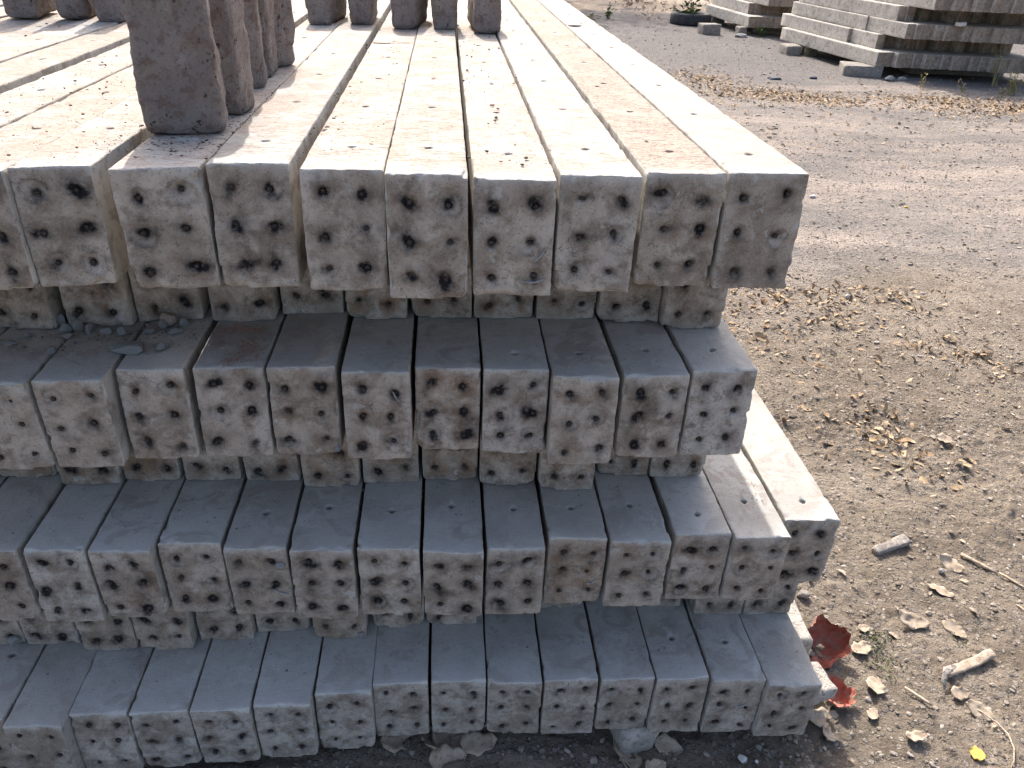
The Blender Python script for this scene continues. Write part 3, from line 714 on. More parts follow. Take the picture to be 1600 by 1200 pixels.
n = 1300; x = rs.normal(-.52, .10, n); y = rs.normal(1.13, .035, n); k_ = (x > -.70) & (x < -.38) & (y > 1.035) & (y < 1.18); x, y = x[k_], y[k_]
scatter('pale_grit', np.stack([x, y, np.full_like(x, L3Z + .0006)], -1), .0006 + .0026 * rs.power(.3, len(x)) ** 2.5, M_GRAVEL, 19, label='crushed grit around the loose stones on the third layer', cat='grit')
for k_, (zl, ya, yb, xa, xb) in enumerate([(CLEAR + 3 * H, 1.0, 1.15, -.75, .58), (CLEAR + H, .96, 1.07, -.75, .68)]):
    n = 1100; x = rs.uniform(xa, xb, n); y = yb - (yb - ya) * rs.power(.6, n)
    y = yb - np.abs(rs.normal(0, .5, n)) * (yb - ya); kk = (y > ya + .02); x, y = x[kk], y[kk]
    scatter('pale_grit', np.stack([x, y, np.full_like(x, zl + .0004)], -1), .0005 + .0016 * rs.power(.3, len(x)) ** 3, M_GRAVEL, 23 + k_, label=['pale grit on the shaded tops of the fifth layer', 'pale grit on the shaded tops of the bottom layer'][k_], cat='grit')
# ---------------------------------------------------------------- leaves and litter
def leaf_batch(name, pts, sizes, mat, seed, label, cat='leaves', tilt=.45, aspect=(.3, .5), shade=None, curl=.35):
    rs = np.random.RandomState(seed); n = len(pts); nu, nv = 6, 3
    u = np.linspace(-.5, .5, nu)[:, None] * np.ones((1, nv)); v_ = np.linspace(-1, 1, nv)[None] * np.ones((nu, 1))
    wprof = np.sqrt(np.clip(1 - (2 * u) ** 2, 0, 1)) * .5 + .02
    asp = rs.uniform(aspect[0], aspect[1], n)[:, None, None]; cu = rs.uniform(-curl, curl, n)[:, None, None]; cv = rs.uniform(.1, .9, n)[:, None, None]
    X = np.broadcast_to(u[None], (n, nu, nv)).copy(); Y = v_[None] * wprof[None] * asp
    Z = cu * (4 * u[None] ** 2 - .4) * .45 + cv * np.abs(Y) * .8 + rs.uniform(-.03, .03, (n, nu, nv))
    X = X + .12 * np.sin(u[None] * 3 + rs.uniform(0, 6, n)[:, None, None]) * 0
    Y = Y + .18 * rs.uniform(-1, 1, n)[:, None, None] * (2 * u[None]) ** 2
    V = np.stack([X, Y, Z], -1) * sizes[:, None, None, None]
    V = V.reshape(n, -1, 3)
    a = rs.uniform(0, 6.28, n); tx = rs.normal(0, tilt, n); ty = rs.normal(0, tilt, n)
    def rot(V, ang, i, j):
        c, s = np.cos(ang)[:, None], np.sin(ang)[:, None]; W = V.copy()
        W[..., i] = V[..., i] * c - V[..., j] * s; W[..., j] = V[..., i] * s + V[..., j] * c; return W
    V = rot(V, tx, 1, 2); V = rot(V, ty, 0, 2); V = rot(V, a, 0, 1)
    V[..., 2] -= V[..., 2].min(1, keepdims=True)
    V = V + pts[:, None]
    b = np.arange(nu * nv).reshape(nu, nv)
    q = np.stack([b[:-1, :-1], b[1:, :-1], b[1:, 1:], b[:-1, 1:]], -1).reshape(-1, 4)
    F = (q[None] + (np.arange(n) * nu * nv)[:, None, None]).reshape(-1, 4)
    sh = np.repeat(rs.uniform(0, 1, n) if shade is None else shade, nu * nv)
    o = link(name, mesh_from(name, V.reshape(-1, 3), F, [mat], None, {'shade': sh}, smooth=True))
    return tag(o, label, cat, kind='stuff')

def gpts(x, y, dz=.001): return np.stack([x, y, ground_z(x, y) + dz], -1)
def patch(cx, cy, sx, sy, n, ang=0):
    a, b = rs.normal(0, sx, n), rs.normal(0, sy, n)
    return cx + a * math.cos(ang) - b * math.sin(ang), cy + a * math.sin(ang) + b * math.cos(ang)
P_ = []
for c in [(1.50, 3.15, .16, .10, 90), (1.78, 3.12, .16, .10, 110), (2.02, 3.05, .10, .06, 36), (1.62, 2.88, .10, .08, 60), (1.95, 2.62, .14, .10, 80), (2.1, 2.5, .10, .06, 36), (1.40, 2.05, .09, .09, 60), (1.46, 1.88, .12, .07, 50), (1.30, 2.5, .22, .25, 60), (1.25, 2.9, .16, .2, 110), (1.25, 3.3, .1, .2, 60)]:
    P_.append(np.stack(patch(*c), -1))
P_ = np.concatenate(P_); P_ = P_[view_ok(P_[:, 0], P_[:, 1])]
leaf_batch('dry_leaf', gpts(P_[:, 0], P_[:, 1]), rs.uniform(.014, .040, len(P_)), M_LEAF, 41, 'brown dry leaves heaped in patches on the soil', shade=rs.power(1.2, len(P_)) * .9)
n = 520; y = .85 + rs.power(1.0, n) * 2.6; x = rs.uniform(.7, 3.2, n); k_ = view_ok(x, y)
leaf_batch('leaf_litter', gpts(x[k_], y[k_]), rs.uniform(.008, .030, k_.sum()), M_PALELEAF, 42, 'small bleached leaf scraps strewn over bare soil', aspect=(.15, .5), tilt=.3)
P_ = []
for c in [(2.75, 8.75, .26, .40, 520), (3.15, 8.0, .40, .24, 800), (3.75, 7.75, .30, .13, 300), (2.9, 7.2, .4, .6, 110), (4.75, 8.0, .40, .13, 300), (5.3, 7.6, .50, .22, 800), (5.0, 7.2, .6, .3, 240), (5.8, 7.4, .5, .3, 420), (4.2, 7.9, .9, .5, 150), (3.0, 6.2, .8, .7, 70)]:
    P_.append(np.stack(patch(*c), -1))
P_ = np.concatenate(P_)
leaf_batch('far_dry_leaf', gpts(P_[:, 0], P_[:, 1]), rs.uniform(.018, .052, len(P_)), M_LEAF, 43, 'band of orange-brown fallen leaves before the background stacks', shade=rs.power(1.4, len(P_)), tilt=.25, curl=.2)
n = 260; x = rs.uniform(3.4, 6.5, n); y = rs.uniform(14.5, 19, n)
leaf_batch('far_litter', gpts(x, y), rs.uniform(.05, .12, n), M_LEAF, 44, 'sparse dry leaves on far sandy ground')
# moss tufts of tiny green blades
P_ = np.concatenate([np.stack(patch(*c), -1) for c in [(.985, 1.145, .020, .035, 170), (.985, 1.205, .028, .018, 90), (1.19, 1.20, .012, .016, 25), (1.2, 1.62, .03, .02, 30), (.62, .88, .05, .03, 60)]])
leaf_batch('moss_patch', gpts(P_[:, 0], P_[:, 1]), rs.uniform(.004, .010, len(P_)), M_MOSS, 45, 'thin green moss on damp soil beside the red scraps', 'moss', tilt=.9, aspect=(.2, .4))

def single_leaf(x, y, size, yaw, label, mat=None, aspect=.42, curl=.3, cup=.5, tilt=(0, 0), seed=0, name='fallen_leaf', cat='leaf', tip=0, z=None, group='single leaves lying on the soil'):
    rng = np.random.RandomState(seed + int(abs(x) * 999)); nu, nv = 14, 7
    u = np.linspace(-.5, .5, nu)[:, None] * np.ones((1, nv)); v_ = np.linspace(-1, 1, nv)[None] * np.ones((nu, 1))
    wp = np.clip(1 - (2 * u) ** 2, 0, 1) ** .6 * .5 * (1 - .4 * u) + .012
    X = u; Y = v_ * wp * aspect * 2 * (1 + .12 * np.sin(u * 17 + seed)) + tip * (u + .5) ** 2
    Pn = np.stack([u * 5, v_ * 2, u * 0], -1).reshape(-1, 3)
    Z = curl * (4 * u ** 2 - .3) * .22 + cup * (np.abs(Y) * .35 + .3 * Y * Y) + (fbm(Pn, seed, 3) - .5).reshape(nu, nv) * .20 * (.3 + np.abs(v_))
    V = np.stack([X, Y, Z], -1).reshape(-1, 3) * size * .88
    b = np.arange(nu * nv).reshape(nu, nv)
    F = np.stack([b[:-1, :-1], b[1:, :-1], b[1:, 1:], b[:-1, 1:]], -1).reshape(-1, 4)
    T = V.copy(); T[:, 2] -= .0012                            # a thin second skin gives the leaf its thickness
    rim = np.concatenate([b[0, :], b[1:, -1], b[-1, -2::-1], b[-2:0:-1, 0]]); N0 = nu * nv
    R = np.stack([rim, np.roll(rim, -1), np.roll(rim, -1) + N0, rim + N0], -1)
    zz = float(ground_z(np.array([x]), np.array([y]))[0]) if z is None else z
    V = np.concatenate([V, T])
    me = mesh_from(name, V, [F, F[:, ::-1] + N0, R], [mat or M_PALELEAF], None, {'shade': np.full(len(V), .5)})
    o = link(name, me, (x, y, zz + .004 - V[:, 2].min() * .6), (tilt[0], tilt[1], yaw))
    return tag(o, label, cat, group)
single_leaf(.921, 1.072, .060, 1.25, 'large pale pointed leaf beside the lower red scrap', aspect=.38, seed=1, tilt=(.15, .1))
single_leaf(.889, 1.010, .036, 1.0, 'small pale half-moon leaf below the red scraps', aspect=.36, seed=2)
single_leaf(.945, 1.180, .060, .30, 'flat pinkish leaf right of the upper red scrap', aspect=.34, seed=3)
single_leaf(.975, 1.235, .035, .25, 'short curled leaf on the moss by the upper red scrap', aspect=.34, seed=4, curl=.6)
single_leaf(1.195, 1.225, .070, -.95, 'pale ribbed leaf lying above the split wood piece', aspect=.28, seed=5, tilt=(.1, .15))
single_leaf(1.225, 1.345, .080, -.85, 'long narrow cream leaf in the middle of bare soil', aspect=.20, seed=6, curl=.2)
single_leaf(1.30, 1.43, .075, -.85, 'torn curled leaf up-slope of the dark pebble', aspect=.30, seed=7, curl=.8, tilt=(.3, .2))
single_leaf(1.10, 1.245, .085, -.3, 'grey folded leaf near the centre of the lower right soil', aspect=.26, seed=8, curl=.7, tilt=(.2, .1))
single_leaf(1.122, 1.005, .065, -.75, 'pale leaf lying next to the thin arched stem', aspect=.30, seed=9, curl=.4, tilt=(.2, .2))
single_leaf(1.105, 1.050, .050, .1, 'curled leaf with two horns above the arched stem', aspect=.34, seed=10, curl=.9, tilt=(.3, 0))
single_leaf(1.055, .905, .034, -.6, 'bright yellow leaf at the bottom right edge', M_YELLOW, .5, .2, .3, seed=11)
single_leaf(.945, .945, .055, .1, 'grey withered leaf at the lower edge of the sunlit soil', aspect=.26, seed=12, curl=.6)
single_leaf(.775, 1.000, .075, .05, 'bleached leaf tucked against the bottom right post corner', aspect=.30, seed=13, tilt=(.25, 0))
single_leaf(.775, .965, .050, .8, 'pale scrap leaf in the shade edge under the bottom right corner', aspect=.36, seed=14, tilt=(.2, .2))
single_leaf(1.25, 2.72, .065, -.5, 'lone tan leaf standing up left of the leaf heaps', M_LEAF, .40, .4, .6, (.5, .3), 15)
single_leaf(1.60, 1.985, .060, -.3, 'flat cream leaf in the open right of the lowest leaf heap', aspect=.40, seed=16, tilt=(.2, .1))
GD = 'withered leaves under the bottom layer'
for j, (x, y, sz, yw, lb) in enumerate([(-.10, .995, .090, .3, 'broad withered leaf under the bottom layer, leftmost of its clump'), (-.035, .985, .080, 1.9, 'folded withered leaf standing in the clump under the bottom layer'),
        (.005, .990, .100, -.5, 'twisted withered leaf in the clump under the bottom layer'), (.055, .975, .085, .15, 'flat blue-grey withered leaf at the right of the clump'),
        (-.005, .945, .085, .2, 'withered leaf nearest the bottom edge below the clump'), (.345, .940, .110, 1.4, 'long curled leaf below the concrete support'),
        (.435, .955, .070, -.3, 'pale pointed leaf in the shade right of the concrete support'), (.395, .905, .060, .4, 'pale leaf at the bottom edge below the support')]):
    single_leaf(x, y, sz, yw, lb, aspect=.30, curl=.8, cup=.9, tilt=(.35, .2), seed=30 + j, group=GD)

# ---------------------------------------------------------------- sticks
def rod(name, pts, radii, mat, label, cat, sides=8, flat=1.0, seed=0, group=None):
    P = [Vector(p) for p in pts]; rng = random.Random(seed); V = []; F = []
    for i, p in enumerate(P):
        d = (P[min(i + 1, len(P) - 1)] - P[max(i - 1, 0)]).normalized()
        s = d.cross(Vector((0, 0, 1))).normalized(); t = s.cross(d)
        for k in range(sides):
            a = 2 * math.pi * k / sides; r = radii[i] * rng.uniform(.82, 1.15)
            V.append(p + s * (math.cos(a) * r) + t * (math.sin(a) * r * flat))
    n = sides
    for i in range(len(P) - 1):
        for k in range(n): F.append((i * n + k, i * n + (k + 1) % n, (i + 1) * n + (k + 1) % n, (i + 1) * n + k))
    T = []
    for base, rev in ((0, True), ((len(P) - 1) * n, False)):
        c = sum((V[base + k] for k in range(n)), Vector()) / n; V.append(c)
        for k in range(n):
            t_ = (base + k, base + (k + 1) % n, len(V) - 1); T.append(t_[::-1] if rev else t_)
    o = link(name, mesh_from(name, np.array([v[:] for v in V]), [np.array(F), np.array(T)], [mat]))
    return tag(o, label, cat, group)
def gp(x, y, h=.0):
    a = np.linspace(-.03, .03, 5); q = ground_z(x + a, y + a)
    return (x, y, float(q.max() * .5 + q.mean() * .5) + h)
GK = 'sticks lying on the soil'
rod('bark_flake', [gp(1.078, 1.062, .002), gp(1.083, 1.080, .010), gp(1.096, 1.096, .020), gp(1.118, 1.104, .024)], [.002, .006, .009, .004], M_WOOD, 'shredded bark flake curled over the end of the split wood', 'bark', 9, .22, 3, GK)
rod('thin_stick', [(1.352 + .055 * t, 1.468 - .072 * t, gp(1.38, 1.43)[2] + .006) for t in np.linspace(0, 1, 6)], [.0055, .006, .005, .0055, .0045, .003], M_PALEWOOD, 'long thin pale stick at the right edge, upper piece', 'stick', 7, .8, 4, GK)
rod('thin_stick', [(1.409 + .040 * t, 1.393 - .063 * t, gp(1.43, 1.36)[2] + .005) for t in np.linspace(0, 1, 5)], [.003, .004, .0035, .003, .002], M_PALEWOOD, 'thin broken end of the pale stick at the right edge', 'stick', 7, .8, 5, GK)
rod('thin_stick', [(.985 + .036 * t, 1.065 - .047 * t, gp(1.0, 1.04)[2] + .005) for t in np.linspace(0, 1, 5)], [.0035, .004, .0035, .004, .003], M_PALEWOOD, 'short straight straw-coloured stick below the moss patch', 'stick', 7, .8, 6, GK)
rod('arched_stem', [gp(1.108, 1.030, .003), gp(1.125, 1.000, .006), gp(1.138, .970, .008), gp(1.141, .940, .008), gp(1.134, .910, .006), gp(1.118, .885, .004), gp(1.100, .868, .003)], [.0013, .0018, .0019, .0019, .0017, .0015, .0012], M_PALEWOOD, 'thin arched cream stem in the bottom right corner', 'stem', 6, 1, 7, GK)
rod('thin_stick', [gp(.01 + .075 * t, .985 + .022 * t, .012 + .01 * t) for t in np.linspace(0, 1, 5)], [.003, .0035, .003, .003, .002], M_WOOD, 'grey twig lying in the leaf clump under the bottom layer', 'stick', 6, 1, 8, GK)
stone(1.262, 1.405, gp(1.262, 1.405)[2], .010, .008, .008, 'dark bluish pebble alone on bare soil', 'pebbles on the soil', rock_mesh('pebble', 61, M_STONE, 3), .4, 'pebble', 'pebble')
stone(1.205, 1.545, gp(1.205, 1.545)[2], .010, .007, .007, 'grey pebble touching the upper end of the thick stick', 'pebbles on the soil', rock_mesh('pebble', 62, M_STONE, 3), .4, 'pebble', 'pebble')
stone(.577, .922, gp(.577, .922)[2], .010, .009, .009, 'white rounded pebble in the shade under the stack', 'pebbles on the soil', rock_mesh('pebble', 63, M_WHITE, 3, .15), .4, 'pebble', 'pebble')
stone(.603, .914, gp(.603, .914)[2], .004, .004, .004, 'tiny white pebble beside the white rounded pebble', 'pebbles on the soil', rock_mesh('pebble', 64, M_WHITE, 3, .15), .4, 'pebble', 'pebble')
stone(.868, 1.34, gp(.868, 1.34)[2], .017, .012, .010, 'grey stone beside the right edge of the stack', 'pebbles on the soil', rock_mesh('pebble', 65, M_CHUNK, 3), .4, 'stone', 'pebble')
stone(2.276, 4.66, gp(2.276, 4.66)[2], .024, .016, .009, 'flat white stone behind the top right post corner', 'pebbles on the soil', rock_mesh('pebble', 66, M_WHITE, 3, .15), .1, 'stone', 'pebble')
stone(2.76, 4.43, gp(2.76, 4.43)[2], .012, .012, .008, 'small yellow scrap on the open gravel', 'pebbles on the soil', rock_mesh('yellow_scrap', 67, M_YELLOW, 3, .4), .1, 'scrap', 'yellow_scrap')
stone(1.785, 3.10, gp(1.785, 3.10)[2], .016, .010, .014, 'white stone lying among the upper leaf heap', 'pebbles on the soil', rock_mesh('pebble', 68, M_WHITE, 3, .2), .6, 'stone', 'pebble')

# ---------------------------------------------------------------- broken concrete beside and below the stack
def chunk(name, x, y, z, w, d, h, yaw, label, seed, mat=None, cat='concrete block', group=None, pitch=0, round_=.006, step=.006):
    xs = edge_lines(-w / 2, w / 2, [0, .002, .005, .009], step); ys = edge_lines(-d / 2, d / 2, [0, .002, .005, .009], step); zs = edge_lines(0, h, [0, .002, .005, .009], step)
    V, F, fm, _ = lattice(xs, ys, zs); P = V + seed * 1.7; sc = max(w, d) / .1
    r = np.minimum(round_ * (.5 + 2.2 * fbm(P * 30 / sc, 3, 2) ** 2 * 2), min(w, d, h) / 2 - .001)
    D = round_block(V, (-w / 2, -d / 2, 0), (w / 2, d / 2, h), r)
    D += (np.stack([fbm(P * 25 / sc, s, 3) for s in (1, 2, 3)], -1) - .5) * .010 * sc ** .5 * np.array([1, 1.6, .6])
    o = link(name, mesh_from(name, D, F, [mat or M_CHUNK]), (x, y, z), (pitch, 0, yaw))
    return tag(o, label, cat, group)
chunk('weathered_stick', 1.172, 1.502, gp(1.17, 1.5)[2] - .002, .124, .026, .019, .385, 'short thick grey weathered stick on the soil', 31, M_WOOD, 'stick', GK, .1, .004, .004)
chunk('split_wood_piece', 1.172, 1.124, gp(1.17, 1.12)[2] + .002, .150, .021, .011, .33, 'pale split wood piece with a shredded left end', 33, M_PALEWOOD, 'stick', GK, .25, .003, .004)
GC = 'broken concrete around the foot of the near stack'
chunk('broken_concrete', .728, 1.295, .030, .112, .35, .072, .0, 'pale broken concrete slab sunlit beside the bottom right pillar', 1, group=GC)
chunk('broken_concrete', .722, 1.028, .066, .120, .078, .030, .12, 'small broken concrete slab poking out at the bottom right corner', 2, group=GC)
chunk('support_block', .360, 1.00, -.012, .075, .11, .071, .25, 'concrete support block peeking out under the bottom layer', 3, group=GC)
chunk('support_block', -.55, 1.05, -.012, .09, .12, .071, .1, 'shaded concrete support under the left of the bottom layer', 4, group=GC)
for j, yy in enumerate((1.9, 3.2)):
    chunk('support_block', -.08, yy, -.012, 1.5, .10, .071, 0, ('middle' if j == 0 else 'rear') + ' concrete sleeper carrying the near stack', 5 + j, group=GC, step=.05)
for j, (k, i, x, z, s) in enumerate([(4, 4, .036, .118, .0085), (5, 6, .040, .012, .0080), (5, 0, .034, .018, .011), (2, 4, .043, .010, .006)]):
    X, Y, dz, w, sk = PILLARS[k][i]
    o = link('mortar_lump', rock_mesh('mortar_lump', 80 + j, M_MORTAR, 3, .3), (X + x, Y - s * .35 + sk * x, CLEAR + (6 - k) * H + z)); o.scale = (s, s * .7, s)
    tag(o, ['white mortar lump stuck on a fifth layer post end', 'mortar lump hanging at a sixth layer post corner', 'white mortar lump on a sixth layer post at far left', 'small mortar lump at a third layer post corner'][j], 'mortar lump', 'mortar lumps on post ends')
# thin white mortar drips
for j, (k, i, x, z, ln, ang) in enumerate([(2, 5, .030, .115, .022, -1.0), (0, 6, .033, .058, .028, .9), (0, 6, .028, .024, .032, .15), (4, 4, .033, .058, .026, -.4), (4, 9, .030, .058, .020, .5), (6, 13, .012, .085, .026, .35)]):
    X, Y, dz, w, sk = PILLARS[k][i]; zb = CLEAR + (6 - k) * H
    p = [(X + x + (t - .5) * ln * math.cos(ang), Y + sk * x - .0022, zb + z + (t - .5) * ln * math.sin(ang) - .004 * math.sin(t * 3)) for t in np.linspace(0, 1, 7)]
    rod('mortar_drip', p, [.0007, .0013, .0017, .0016, .0018, .0015, .0007], M_MORTAR, ['white mortar drip on a third layer post end', 'diagonal mortar drip on a top layer post end', 'level mortar drip low on a top layer post end', 'curved mortar drip on a fifth layer post end', 'short pale drip on a brown fifth layer post end', 'pale drip on a bottom layer post end'][j], 'mortar drip', 6, .7, j, 'mortar drips on post ends')

# ---------------------------------------------------------------- red plastic scraps
def scrap(x, y, z, R, label, seed, a0, a1, hgt, open_=.6, yaw=0, tilt=(0, 0)):
    nu, nv = 60, 22; u = np.linspace(a0, a1, nu)[:, None] * np.ones((1, nv)); t = np.linspace(0, 1, nv)[None] * np.ones((nu, 1))
    P = np.stack([np.cos(u) * 1.6, np.sin(u) * 1.6, t * 1.4], -1).reshape(-1, 3)
    nse = (fbm(P * 1.0, seed, 2) - .5).reshape(nu, nv); fold = np.sin(u * 5 + seed + 2.5 * t) * .07 + np.sin(u * 11 + 1.7 * seed + t) * .025
    r = R * (.20 + .80 * np.sin(np.clip(t * 2.0, 0, math.pi / 2))) * (1 + fold * (1.2 - .6 * t) + nse * .8 * t)
    lipz = .5 + .5 * np.cos(u - .9)
    Z = hgt * (t ** 1.5) * (.45 + .75 * lipz + .7 * nse)
    cr = (fbm(P * 4.5, seed + 5, 3) - .5).reshape(nu, nv); r = r * (1 + .28 * cr * t); Z = Z + hgt * .35 * (fbm(P * 5.5, seed + 9, 2) - .5).reshape(nu, nv) * t
    rim = sst(.80, 1.0, t); r = r - rim * R * (.10 - .45 * (1 - lipz)); Z = Z - rim * hgt * .12 * (1 - lipz)
    V = np.stack([r * np.cos(u), r * np.sin(u) * .85, Z], -1).reshape(-1, 3)
    b = np.arange(nu * nv).reshape(nu, nv)
    F = np.stack([b[:-1, :-1], b[1:, :-1], b[1:, 1:], b[:-1, 1:]], -1).reshape(-1, 4)
    o = link('red_plastic_scrap', mesh_from('red_plastic_scrap', V, F, [M_CLOTH]), (x, y, z), (tilt[0], tilt[1], yaw))
    return tag(o, label, 'plastic scrap', 'torn red plastic scraps at the foot of the stack')
scrap(.848, 1.185, .002, .046, 'crumpled red plastic scrap opening like a bowl beside the stack', 3, -2.7, 2.9, .062, .3, .3, (.30, -.1))
scrap(.812, 1.040, .000, .034, 'smaller faded red plastic scrap below the broken slab', 8, -2.6, 2.5, .044, .0, -.2, (-.35, .5))
# ---------------------------------------------------------------- background stacks
def bg_pillar(x, y, z, L, seed, label, group, w=.1, yaw=0):
    xs = edge_lines(-w / 2, w / 2, [0, .004], .012); zs = edge_lines(0, H, [0, .004], .012)
    ys = np.array([0, .004, .012, .05] + list(np.arange(.15, L - .05, .15)) + [L - .004, L])
    V, F, fm, (I, J, K) = lattice(xs, ys, zs); P = V + seed * 2.1
    D = round_block(V, (-w / 2, 0, 0), (w / 2, L, H - .001), .003 + .006 * fbm(P * 9, 3, 2) ** 2)
    f = J == 0
    rng = random.Random(seed); soot_dark = np.where(f, rng.uniform(.15, .32) * (.6 + .8 * fbm(P * np.array([30, 30, 4]), 8, 2)), 0)  # whole end face darkened, with upright streaks
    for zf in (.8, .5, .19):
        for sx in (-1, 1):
            d = np.hypot(V[:, 0] - sx * .025, V[:, 2] - H * zf); soot_dark = np.maximum(soot_dark, np.where(f, .35 * np.exp(-(d / .012) ** 2), 0))
    D[:, 1] += np.where(f, (fbm(P * 20, 5, 2) - .5) * .01, 0)
    me = mesh_from('concrete_post', D, F, [M_END, M_TOP, M_SIDE], fm, {'soot_dark': soot_dark, 'rust': np.where(f, rng.uniform(.25, .6), 0.), 'pale': np.where(f, .10 * (V[:, 0] < -w / 2 + .008), 0.), 'dust': np.full(len(V), .1), 'tone': np.full(len(V), rng.uniform(.6, 1))})
    o = link('concrete_post', me, (x, y, z), (0, 0, yaw))
    tag(o, label, 'concrete post', group)
    return o
WORD = ['leftmost', 'second from left', 'third from left', 'fourth from left', 'fifth from left', 'sixth from left', 'seventh from left', 'eighth from left', 'ninth from left', 'tenth from left',
        'eleventh from left', 'twelfth from left', 'thirteenth from left', 'fourteenth from left', 'fifteenth from left', 'sixteenth from left', 'seventeenth from left', 'eighteenth from left', 'nineteenth from left']
LN = ['lowest layer', 'recessed second layer', 'third layer', 'recessed fourth layer', 'fifth layer', 'recessed sixth layer']
Z0 = .12
# right-hand stack: (x of left face, front y, offsets of the outer pillar, rear y)
G1 = 'concrete posts in the right background stack'
seed = 900
for k, (x0, y0, outer, yr, n) in enumerate([(4.865, 9.21, 0, 11.50, 18), (4.855, 9.50, .51, 11.72, 17), (4.965, 9.12, .75, 11.66, 17), (5.06, 9.40, .0, 11.6, 16), (5.215, 8.95, 0, 11.5, 15), (5.25, 9.3, 0, 11.5, 14)]):
    for i in range(n):
        seed += 1; rng = random.Random(seed)
        yy = y0 - .012 * i * 1.2 + rng.uniform(-.03, .03) + (outer if i == 0 else 0) + (rng.uniform(.05, .22) if i > 1 and k in (1, 3, 5) else 0)
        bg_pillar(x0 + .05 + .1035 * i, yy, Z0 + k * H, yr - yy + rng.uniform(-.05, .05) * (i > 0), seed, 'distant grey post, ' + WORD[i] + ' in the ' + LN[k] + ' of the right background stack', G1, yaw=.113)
# left-hand stack farther back
G2 = 'concrete posts in the farthest background stack'
for k, (x0, y0, yr, n) in enumerate([(4.60, 12.82, 14.71, 10), (4.70, 13.2, 14.8, 9), (4.82, 12.72, 14.7, 9), (4.9, 13.0, 14.7, 8)]):
    for i in range(n):
        seed += 1; rng = random.Random(seed)
        yy = y0 + rng.uniform(-.02, .02)
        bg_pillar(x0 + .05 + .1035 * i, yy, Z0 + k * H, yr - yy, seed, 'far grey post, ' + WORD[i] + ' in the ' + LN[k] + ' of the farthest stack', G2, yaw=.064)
GF = 'concrete blocks under the background stacks'
def blk(x, y, w, d, h, yaw, label, seed): chunk('footing_block', x, y, -.015, w, d, h, yaw, label, seed, M_FOOT, 'concrete block', GF, 0, .012, .02)
M_FOOT = mat_simple('dusty_grey_block', (.30, .28, .25), (.22, .20, .18), 14, .93, (.14, .12, .11), 60, .8, .006)
blk(4.80, 9.40, .42, .34, Z0 + .014, -.25, 'grey concrete footing under the near corner of the right background stack', 51)
blk(4.56, 10.95, .20, .30, Z0 + .014, 0, 'concrete footing under the far left of the right background stack', 52)
blk(4.80, 10.95, .16, .30, Z0 + .014, 0, 'second concrete footing behind the dry weed, right background stack', 53)
blk(6.1, 9.7, 1.2, .25, Z0 + .014, 0, 'concrete sleeper in the dark gap under the right background stack', 54)
blk(4.56, 12.95, .14, .18, Z0 + .014, 0, 'small concrete footing under the near corner of the farthest stack', 55)
blk(4.62, 14.45, .22, .25, Z0 + .014, 0, 'concrete footing under the rear of the farthest stack', 56)
blk(5.3, 13.3, .8, .2, Z0 + .014, 0, 'concrete sleeper in the dark gap under the farthest stack', 57)
blk(4.02, 12.85, .30, .22, .17, .15, 'loose grey concrete block lying in front of the farthest stack', 58)
for j, (x, y, s) in enumerate([(4.97, 9.0, .06), (5.12, 9.02, .05)]):
    stone(x, y, 0, s, s * .8, s * .6, ['pale stone at the foot of the right background stack, left one', 'pale stone at the foot of the right background stack, right one'][j], 'stones by the right background stack', ROCKS[j])
chunk('broken_concrete', 5.62, 9.02, Z0 + 3 * H, .12, .06, .04, .4, 'white concrete piece lying on the third layer of the right background stack', 59, M_WHITE)
stone(4.43, 12.55, -.02, .11, .08, .05, 'low pale stone before the farthest stack', 'stones by the farthest stack', ROCKS[2])

# ring of black rubber with a plant growing in it
def ring(x, y, R, h):
    n = 48; V = []; F = []
    prof = [(R * .70, 0), (R * .97, .0), (R, h * .2), (R * 1.0, h * .8), (R * .95, h), (R * .72, h * .98), (R * .66, h * .8), (R * .66, h * .1)]
    for k in range(n):
        a = 2 * math.pi * k / n
        for q, (r, z) in enumerate(prof):
            rr = r * (1 + (.015 if k % 2 and q in (2, 3) else 0)); V.append((rr * math.cos(a), rr * math.sin(a), z))
    m_ = len(prof)
    for k in range(n):
        for q in range(m_): F.append((k * m_ + q, ((k + 1) % n) * m_ + q, ((k + 1) % n) * m_ + (q + 1) % m_, k * m_ + (q + 1) % m_))
    o = link('rubber_ring', mesh_from('rubber_ring', np.array(V), np.array(F), [M_DARK]), (x, y, 0))
    return tag(o, 'black ribbed rubber ring around a small plant by the farthest stack', 'planter')
ring(4.12, 14.30, .34, .17)

